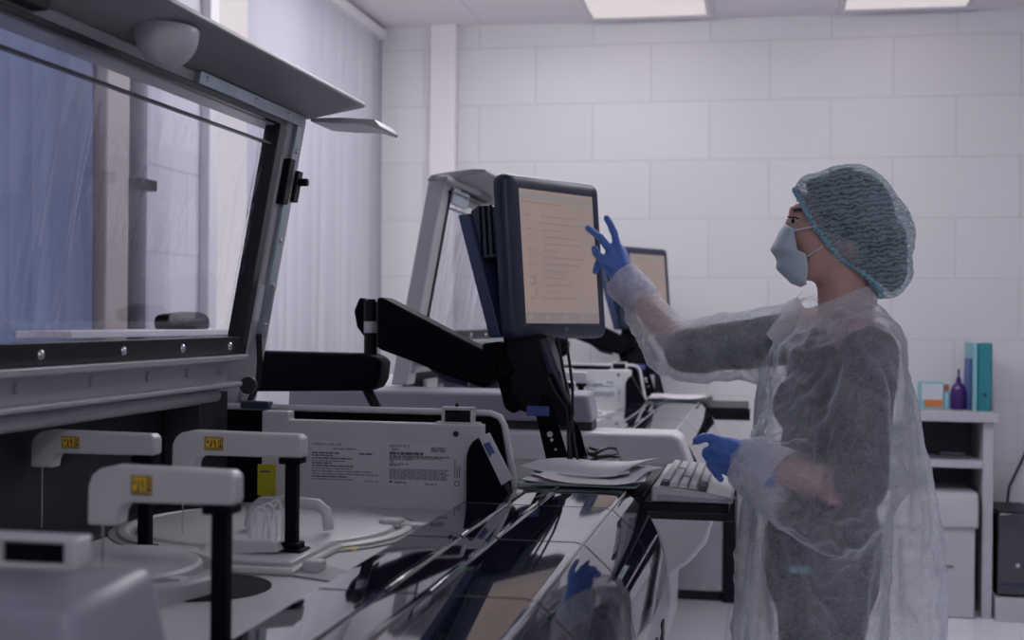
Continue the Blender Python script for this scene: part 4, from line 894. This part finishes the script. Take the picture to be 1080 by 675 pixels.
# ruffled elastic rim
edge = {}
for f in fs:
    for i in range(len(f)):
        e = (f[i], f[(i+1) % len(f)]); k = tuple(sorted(e)); edge[k] = edge.get(k, 0)+1
adj = {}
for (a_, c_), n_ in edge.items():
    if n_ == 1: adj.setdefault(a_, []).append(c_); adj.setdefault(c_, []).append(a_)
loop = []
if adj:
    best = []
    seen = set()
    for s0 in adj:
        if s0 in seen: continue
        l = [s0]; seen.add(s0); cur = s0
        while True:
            nx = [n_ for n_ in adj[cur] if n_ not in seen]
            if not nx: break
            cur = nx[0]; seen.add(cur); l.append(cur)
        if len(l) > len(best): best = l
    P = [Vector(vs[i]) for i in best]; n = len(P)
    P = [sum((P[(i+k) % n] for k in range(-4, 5)), Vector())/9 for i in range(n)]
    q = MB(); st_ = max(1, n//150); Q = P[::st_]+[P[0]]
    q.tube([p+rn*(.003*math.sin(i*2.1)) for i, p in enumerate(Q)], [.0052+.0022*math.sin(i*1.9) for i in range(len(Q))], 8)
    q.build('cap_elastic', mat('cap_rim', (.27, .50, .60), .8), cp)
# mask: pleated sheet bulging over nose and chin
prof_c = [(829, 236), (822, 246), (816, 256), (815, 264), (818, 274), (821, 283), (826, 291), (835, 299), (846, 303)]
prof_s = [(838, 241), (839, 248), (840, 256), (843, 264), (850, 268), (853, 274), (853, 283), (852, 292), (851, 300)]
q = MB(); vs = []; fs = []; NU = 22; nv = 33
def lerp_list(L, t):
    t *= len(L)-1; i = min(int(t), len(L)-2); f_ = t-i; return (L[i][0]*(1-f_)+L[i+1][0]*f_, L[i][1]*(1-f_)+L[i+1][1]*f_)
for j in range(nv):
    t = j/(nv-1); c_ = lerp_list(prof_c, t); s_ = lerp_list(prof_s, t)
    pl = .0034*math.sin(t*PI*7)*math.sin(PI*t)
    for i in range(NU+1):
        u = -1+2*i/NU; k = abs(u)**1.9; yy = YC+math.sin(u*1.35)/math.sin(1.35)*(.066-.006*t)
        p = at(c_[0]*(1-k)+s_[0]*k, c_[1]*(1-k)+s_[1]*k, yy); p.x -= pl*(1-.5*k); vs.append(p+Vector((-.002, 0, 0)))
for j in range(nv-1):
    for i in range(NU): a_ = j*(NU+1)+i; fs.append((a_, a_+1, a_+NU+2, a_+NU+1))
q.add(vs, fs); mk = q.build('face_mask', 'mask', wm, smooth=180)
so = mk.modifiers.new('thick', 'SOLIDIFY'); so.thickness = .0015
for sy in (-1, 1):
    for (a_, c_, d_) in (((838, 243), (850, 240.5), (862, 238)), ((852, 270), (860, 265), (868, 260))):
        q = MB(); q.tube([at(*a_, YC+sy*.064), at(*c_, YC+sy*.072), at(*d_, YC+sy*.076)], .0016, 8); q.build('ear_loop', 'strap', mk)
# scrub top with half sleeves, scrub trousers
b = MB()
b.ell(at(885, 412, YC), (.114, .165, .165), 28); b.ell(at(876, 490, YC), (.106, .143, .19), 28); b.ell(at(868, 575, YC), (.124, .172, .16), 28)
b.ell(at(856, 428, YC-.06), (.065, .063, .066), 18); b.ell(at(846, 428, YC+.07), (.065, .063, .066), 18)
b.cap(SHN+Vector((0, 0, -.012)), .060, ELN.lerp(SHN, .04), .056); b.cap(SHF+Vector((-.01, 0, -.012)), .060, ELF.lerp(SHF, .02), .054)
b.cap(SHN+Vector((0, .02, -.005)), .055, at(893, 362, YC), .07); b.cap(SHF, .055, at(890, 362, YC), .07)
V, N, Fs = fuse(b, .010, 6)
def foldfn(v):
    return .006*noise.noise(Vector((v.x*12, v.y*12, v.z*5)))+.004*noise.noise(v*24)
V = V+N*np.array([[foldfn(Vector(v))] for v in V])
q = MB(); q.add(V, Fs); q.build('scrub_top', 'scrub', wm, smooth=180)
b = MB(); b.ell(at(868, 600, YC), (.120, .168, .15), 24)
for sy in (-1, 1):
    hp_ = at(868, 610, YC+.080*sy)
    b.chain([(hp_, .098), (Vector((hp_.x, hp_.y, .47)), .080), (Vector((hp_.x+.02, hp_.y, .10)), .080)])
V, N, Fs = fuse(b, .012, 5); V = V+N*np.array([[.007*noise.noise(Vector((v[0]*10, v[1]*10, v[2]*4)))] for v in V])
q = MB(); q.add(V, Fs); q.build('trousers', 'scrub', wm, smooth=180)
for sy in (-1, 1):
    hp_ = at(868, 610, YC+.080*sy); b = MB()
    b.chain([(Vector((hp_.x+.06, hp_.y, .05)), .048), (Vector((hp_.x-.06, hp_.y, .045)), .044), (Vector((hp_.x-.14, hp_.y, .036)), .036)])
    V, N, Fs = fuse(b, .01, 4); V[:, 2] = np.maximum(V[:, 2], .001); q = MB(); q.add(V, Fs); q.build('shoe', 'label', wm, smooth=180)
q = MB(); c0 = at(844, 601, 2.665); q.box((c0.x-.022, c0.y-.004, c0.z-.008), (c0.x+.022, c0.y+.004, c0.z+.008)); q.build('pocket_clip', 'teal_light', wm, bevel=.003)

# gloves: palm, five bent fingers, cuff
def glove(name, palm, fingers, cuff, vox=.0032):
    b = MB()
    for p0, r0_, p1, r1_ in palm: b.cap(p0, r0_, p1, r1_)
    for ch in fingers: b.chain(ch, 12)
    b.chain(cuff, 16)
    V, N, Fs = fuse(b, vox, 5)
    V = V+N*np.array([[.0011*noise.noise(Vector(v)*60)+.0007*noise.noise(Vector(v)*130)] for v in V])
    q = MB(); q.add(V, Fs); return q.build(name, 'glove', wm, smooth=180)
YR = 3.24
def r(x, y, dy=0): return at(x, y, YR+dy)
glove('glove', 
      [(r(655, 292), .026, r(645, 268), .017), (r(657, 290), .026, r(651, 263, .012), .017), (r(658, 290), .024, r(655, 266, .03), .016), (r(657, 291), .022, r(655, 272, .045), .015), (r(652, 288), .022, r(638, 276, -.012), .015)],
      [[(r(642, 262), .0105), (r(633, 250, .01), .0098), (r(626, 245, .02), .0092), (r(620, 240.5, .03), .0084)],
       [(r(651, 260, .012), .0105), (r(648, 246, .014), .0100), (r(644, 237, .016), .0094), (r(640, 230, .018), .0085)],
       [(r(655, 268, .02), .0105), (r(642, 271, .03), .0100), (r(631, 277, .034), .0095), (r(628, 286, .028), .0088)],
       [(r(655, 272, .045), .0098), (r(644, 268, .06), .0094), (r(636, 277, .06), .0088), (r(641, 285, .055), .0082)],
       [(r(644, 282, -.012), .0125), (r(635, 273, -.014), .0112), (r(629, 268, -.004), .0102), (r(627, 262, .006), .0090)]],
      [(r(655, 290), .031), (WRF, .031), (at(668, 312, 3.22), .035)])
YLH = 2.675
def l(x, y, dy=0): return at(x, y, YLH+dy)
glove('glove',
      [(l(786, 478), .026, l(762, 468, .005), .016), (l(786, 482), .026, l(764, 478, 0), .016), (l(786, 486), .025, l(766, 488, .002), .015), (l(786, 488), .023, l(769, 496, .010), .014), (l(784, 482, .02), .020, l(768, 478, .03), .014)],
      [[(l(762, 466, .005), .0108), (l(750, 461.5, .008), .0102), (l(741, 461.5, .012), .0096), (l(735, 465, .014), .0088)],
       [(l(764, 477, 0), .0108), (l(752, 473, .004), .0102), (l(745, 476, .012), .0096), (l(746, 482, .020), .0088)],
       [(l(766, 487, .002), .0105), (l(755, 485, .006), .0100), (l(749, 489, .014), .0094), (l(752, 495, .022), .0086)],
       [(l(769, 495, .010), .0098), (l(760, 495, .014), .0092), (l(756, 500, .020), .0086), (l(760, 505, .026), .0078)],
       [(l(772, 476, .035), .0120), (l(760, 474, .045), .0108), (l(750, 475, .045), .0098), (l(744, 479, .042), .0088)]],
      [(l(786, 481), .034), (WRN, .033), (at(808, 494, 2.645), .037)])

# gown: sheer nonwoven shell with folds, sleeves and cuffs in one surface
def ring_torso():
    rows = [(338, 866, 920, .10), (348, 846, 938, .15), (362, 822, 954, .195), (390, 802, 966, .215), (425, 789, 975, .22), (480, 779, 984, .225), (540, 778, 992, .235), (600, 776, 996, .24), (675, 776, 997, .245), (765, 774, 1000, .25)]
    q = MB(); n = 56; vs = []; fs = []
    for (y, x0, x1, ry) in rows:
        p0, p1 = at(x0, y, YC), at(x1, y, YC); cx = (p0.x+p1.x)/2; rx = (p1.x-p0.x)/2; z = (p0.z+p1.z)/2
        for k in range(n):
            t = 2*PI*k/n; c_, s_ = math.cos(t), math.sin(t)
            f = lambda w: math.copysign(abs(w)**.85, w)
            vs.append((cx+rx*f(c_), YC+ry*f(s_), z))
    for i in range(len(rows)-1):
        for k in range(n): fs.append((i*n+k, i*n+(k+1) % n, (i+1)*n+(k+1) % n, (i+1)*n+k))
    fs += [tuple(range(n)), tuple(range(len(rows)*n-1, (len(rows)-1)*n-1, -1))]
    return q.add(vs, fs)
b = ring_torso()
near = [(at(908, 378, 2.74), .080), (at(917, 430, 2.65), .088), (at(908, 482, 2.61), .090), (at(893, 508, 2.60), .088), (at(858, 506, 2.61), .082), (at(828, 500, 2.62), .073), (at(803, 493, 2.64), .060), (at(786, 487, 2.66), .050)]
far = [(at(842, 366, 3.02), .076), (at(790, 368, 3.07), .072), (at(742, 370, 3.10), .066), (at(716, 362, 3.125), .064), (at(694, 336, 3.17), .054), (at(676, 314, 3.205), .046), (at(664, 302, 3.23), .046)]
b.chain(near, 24); b.chain(far, 24)
b.cap(at(915, 362, 2.72), .066, at(893, 345, YC), .085); b.cap(at(848, 350, 3.0), .066, at(889, 345, YC), .085)
# the gown is sewn as a loose shell and then draped over the body by a short cloth run
V, N, Fs = fuse(b, .0135, 6)
hem_z = V[:, 2].min()
n0, n1 = near[-1][0], near[-2][0]; dn = (n0-n1).normalized()
f0, f1 = far[-1][0], far[-2][0]; df = (f0-f1).normalized()
neck_c = at(893, 330, YC)
def opening(v):                                      # neck, hem and cuffs stay open
    v = Vector(v)
    return v.z < hem_z+.02 or ((v-n0).dot(dn) > .008 and (v-n0).length < .10) or ((v-f0).dot(df) > .008 and (v-f0).length < .10) or (v-neck_c).length < .088
gone = [opening(v) for v in V]
used = {}; vs = []; fs = []
for f in Fs:
    if any(gone[i] for i in f): continue
    g = []
    for i in f:
        if i not in used: used[i] = len(vs); vs.append(tuple(V[i]))
        g.append(used[i])
    fs.append(tuple(g))
count = {}
for f in fs:
    for k in range(4):
        e = tuple(sorted((f[k], f[(k+1) % 4]))); count[e] = count.get(e, 0)+1
border = {i for e, c in count.items() if c == 1 for i in e}
def held(i, v):
    return (i in border and v.z > hem_z+.1) or (v-neck_c).length < .125 or ((v-n0).length < .11 and (v-n0).dot(dn) > -.022) or ((v-f0).length < .10 and (v-f0).dot(df) > -.03)
me = bpy.data.meshes.new('cloth'); me.from_pydata(vs, [], fs); cl_o = bpy.data.objects.new('cloth', me); COL.objects.link(cl_o)
vg = cl_o.vertex_groups.new(name='pin'); vg.add([i for i, v in enumerate(vs) if held(i, Vector(v))], 1, 'REPLACE')
bodies = [o_ for o_ in COL.objects if o_.parent == wm and o_.name in ('body', 'scrub_top', 'trousers')]
for o_ in bodies:
    o_.modifiers.new('collision', 'COLLISION'); o_.collision.thickness_outer = .010; o_.collision.cloth_friction = 3
cl = cl_o.modifiers.new('cloth', 'CLOTH'); cs = cl.settings
cs.quality = 10; cs.mass = .12; cs.tension_stiffness = 12; cs.compression_stiffness = 12; cs.shear_stiffness = 4; cs.bending_stiffness = .35
cs.tension_damping = 6; cs.compression_damping = 6; cs.shear_damping = 6; cs.bending_damping = .6
cs.air_damping = 2; cs.vertex_group_mass = 'pin'; cs.pin_stiffness = 1; cs.shrink_min = -.16; cs.shrink_max = -.16; cs.effector_weights.gravity = .8
cl.collision_settings.collision_quality = 5; cl.collision_settings.distance_min = .008
cl.collision_settings.use_self_collision = True; cl.collision_settings.self_distance_min = .004
LAST = 46
S.frame_start = 1; S.frame_end = LAST; cl.point_cache.frame_end = LAST+2
for k in range(1, LAST+1): S.frame_set(k)
e = cl_o.evaluated_get(bpy.context.evaluated_depsgraph_get()).to_mesh()
gV = np.empty(len(vs)*3); e.vertices.foreach_get('co', gV); gV = gV.reshape(-1, 3); gF = fs
def forearm(p, a, c, ra, rc):                        # distance line of a forearm: foot point, radius there
    d = c-a; t = max(0, min(1, (p-a).dot(d)/d.length_squared)); return a+d*t, ra+(rc-ra)*t
for i, v in enumerate(vs):                           # sleeves keep to their own side of the forearm inside
    v = Vector(v)
    for a, c in ((ELF, WRF), (ELN, WRN)):
        q0, r_ = forearm(v, a, c, .044, .029)
        if (v-q0).length < .13:
            w = Vector(gV[i]); q1, r_ = forearm(w, a, c, .044, .029); dr = (v-q0).normalized(); k = (w-q1).dot(dr)
            if (w-q1).length < .10 and k < r_+.010: gV[i] = w+dr*(r_+.010-k)
bpy.data.objects.remove(cl_o)
for o_ in bodies: o_.modifiers.remove(o_.modifiers['collision'])
S.frame_set(1); S.frame_end = 1
def refine(vs, fs, levels=1):
    me = bpy.data.meshes.new('tmp'); me.from_pydata([tuple(v) for v in vs], [], fs); o = bpy.data.objects.new('tmp', me); COL.objects.link(o)
    m = o.modifiers.new('s', 'SUBSURF'); m.levels = levels; m.render_levels = levels
    e = bpy.data.meshes.new_from_object(o.evaluated_get(bpy.context.evaluated_depsgraph_get())); n = len(e.vertices)
    P = np.empty(n*3); e.vertices.foreach_get('co', P); N_ = np.empty(n*3); e.vertices.foreach_get('normal', N_); f = [tuple(p.vertices) for p in e.polygons]
    bpy.data.objects.remove(o); bpy.data.meshes.remove(me); bpy.data.meshes.remove(e)
    return P.reshape(-1, 3), N_.reshape(-1, 3), f
P, N_, f_ = refine(gV, gF)
def crease(v):                                       # thin creases pressed into the nonwoven, mostly running down the cloth
    w = Vector((v.x*7+v.z*2.2, v.y*7, v.z*2.6)); w += Vector((.35*noise.noise(v*9), .35*noise.noise(v*9+Vector((5, 0, 0))), 0))
    a = max(0, 1-abs(noise.noise(w))*7)
    w2 = Vector((v.x*8-v.z*7, v.y*9+3, v.z*8+v.x*6)); b_ = max(0, 1-abs(noise.noise(w2))*8)
    return .0055*a*a+.003*b_*b_*max(0, noise.noise(v*4+Vector((9, 2, 1)))+.25)+.0012*noise.noise(v*55)
P = P+N_*np.array([[crease(Vector(v))] for v in P])
from mathutils.bvhtree import BVHTree
for o_ in bodies:                                    # keep the cloth clear of what it covers
    off = ORG[o_.name]; t_ = BVHTree.FromPolygons([v.co+off for v in o_.data.vertices], [tuple(p.vertices) for p in o_.data.polygons])
    for i in range(len(P)):
        v = Vector(P[i]); c_, n_, _, dd = t_.find_nearest(v, .06)
        if c_ is not None:
            sd = (v-c_).dot(n_)
            if sd < .006 and (sd > 0 or dd < .055): P[i] = c_+n_*.006
q = MB(); q.add(P, f_); gw = q.build('gown', 'gown', wm, smooth=180)
# collar: band round the neck, open and flaring at the front
def band(pts_lo, pts_hi, rows=6, k=4):
    q = MB(); n = len(pts_lo); vs = []; fs = []
    for j in range(rows+1):
        t = j/rows
        for i in range(n):
            p = pts_lo[i].lerp(pts_hi[i], t); o_ = .006*math.sin(PI*t)+.003*noise.noise(p*30)
            vs.append(p+Vector((o_*(-1 if i < n/2 else 1), 0, 0)))
    for j in range(rows):
        for i in range(n-1): fs.append((j*n+i, j*n+i+1, (j+1)*n+i+1, (j+1)*n+i))
    return q.add(vs, fs)
NB = 40; lo_, hi_ = [], []
for i in range(NB+1):
    t = -PI*.97+2*PI*.97*i/NB                       # 0 at the nape, +-PI at the throat
    c_, s_ = math.cos(t), math.sin(t)
    k = (1-c_)/2                                    # 0 nape, 1 throat
    px = 917*(1-k)+838*k; lo_y = 322*(1-k)+352*k; hi_y = 300*(1-k)+330*k
    a_ = at(px, lo_y, YC); e = at(px-(0 if k < .5 else 0), hi_y, YC)
    lo_.append(Vector((a_.x+.012*(1-k)-.0*k, YC-s_*.115, a_.z))); hi_.append(Vector((e.x+.004*(1-k)+.006*k, YC-s_*.088, e.z)))
q = band(lo_, hi_); co = q.build('collar', 'gown_thick', gw, smooth=180)
q = MB(); L1 = [at(846, 308, YC+.04), at(838, 316, YC+.05), at(828, 326, YC+.06), at(818, 338, YC+.07), at(808, 352, YC+.06)]
L2 = [at(850, 326, YC+.0), at(850, 338, YC), at(848, 350, YC-.01), at(842, 362, YC-.02), at(834, 374, YC-.02)]
vs = []; fs = []
for a_, c_ in zip(L1, L2):
    for j in range(6): vs.append(a_.lerp(c_, j/5)+Vector((-.012*math.sin(PI*j/5), 0, .006*math.sin(PI*j/5))))
for i in range(4):
    for j in range(5): fs.append((i*6+j, i*6+j+1, (i+1)*6+j+1, (i+1)*6+j))
q.add(vs, fs); q.build('lapel', 'gown_thick', gw, smooth=180)
# cuffs
for nm, P, rr, ln in (('n', (at(786, 487, 2.66), at(824, 510, 2.62)), (.050, .066), .09), ('f', (at(657, 296, 3.24), at(682, 320, 3.20)), (.046, .040), .09)):
    d = (P[1]-P[0]).normalized(); a = Vector((0, 1, 0)); e1 = (a-d*a.dot(d)).normalized(); e2 = d.cross(e1); q = MB(); n = 40; rows = 10; vs = []; fs = []
    for j in range(rows+1):
        t = j/rows; c_ = P[0].lerp(P[1], t); R_ = rr[0]*(1-t)+rr[1]*t+.004
        for k in range(n):
            ph = 2*PI*k/n; w = R_*(1+.10*noise.noise(Vector((math.cos(ph)*2, math.sin(ph)*2, t*1.5+(2 if nm == 'n' else 9)))))
            vs.append(c_+(e1*math.cos(ph)+e2*math.sin(ph))*w+d*.006*noise.noise(Vector((math.cos(ph)*2, math.sin(ph)*2, 4))))
    for j in range(rows):
        for k in range(n): fs.append((j*n+k, j*n+(k+1) % n, (j+1)*n+(k+1) % n, (j+1)*n+k))
    q.add(vs, fs); q.build('cuff', 'gown_thick', gw, smooth=180)
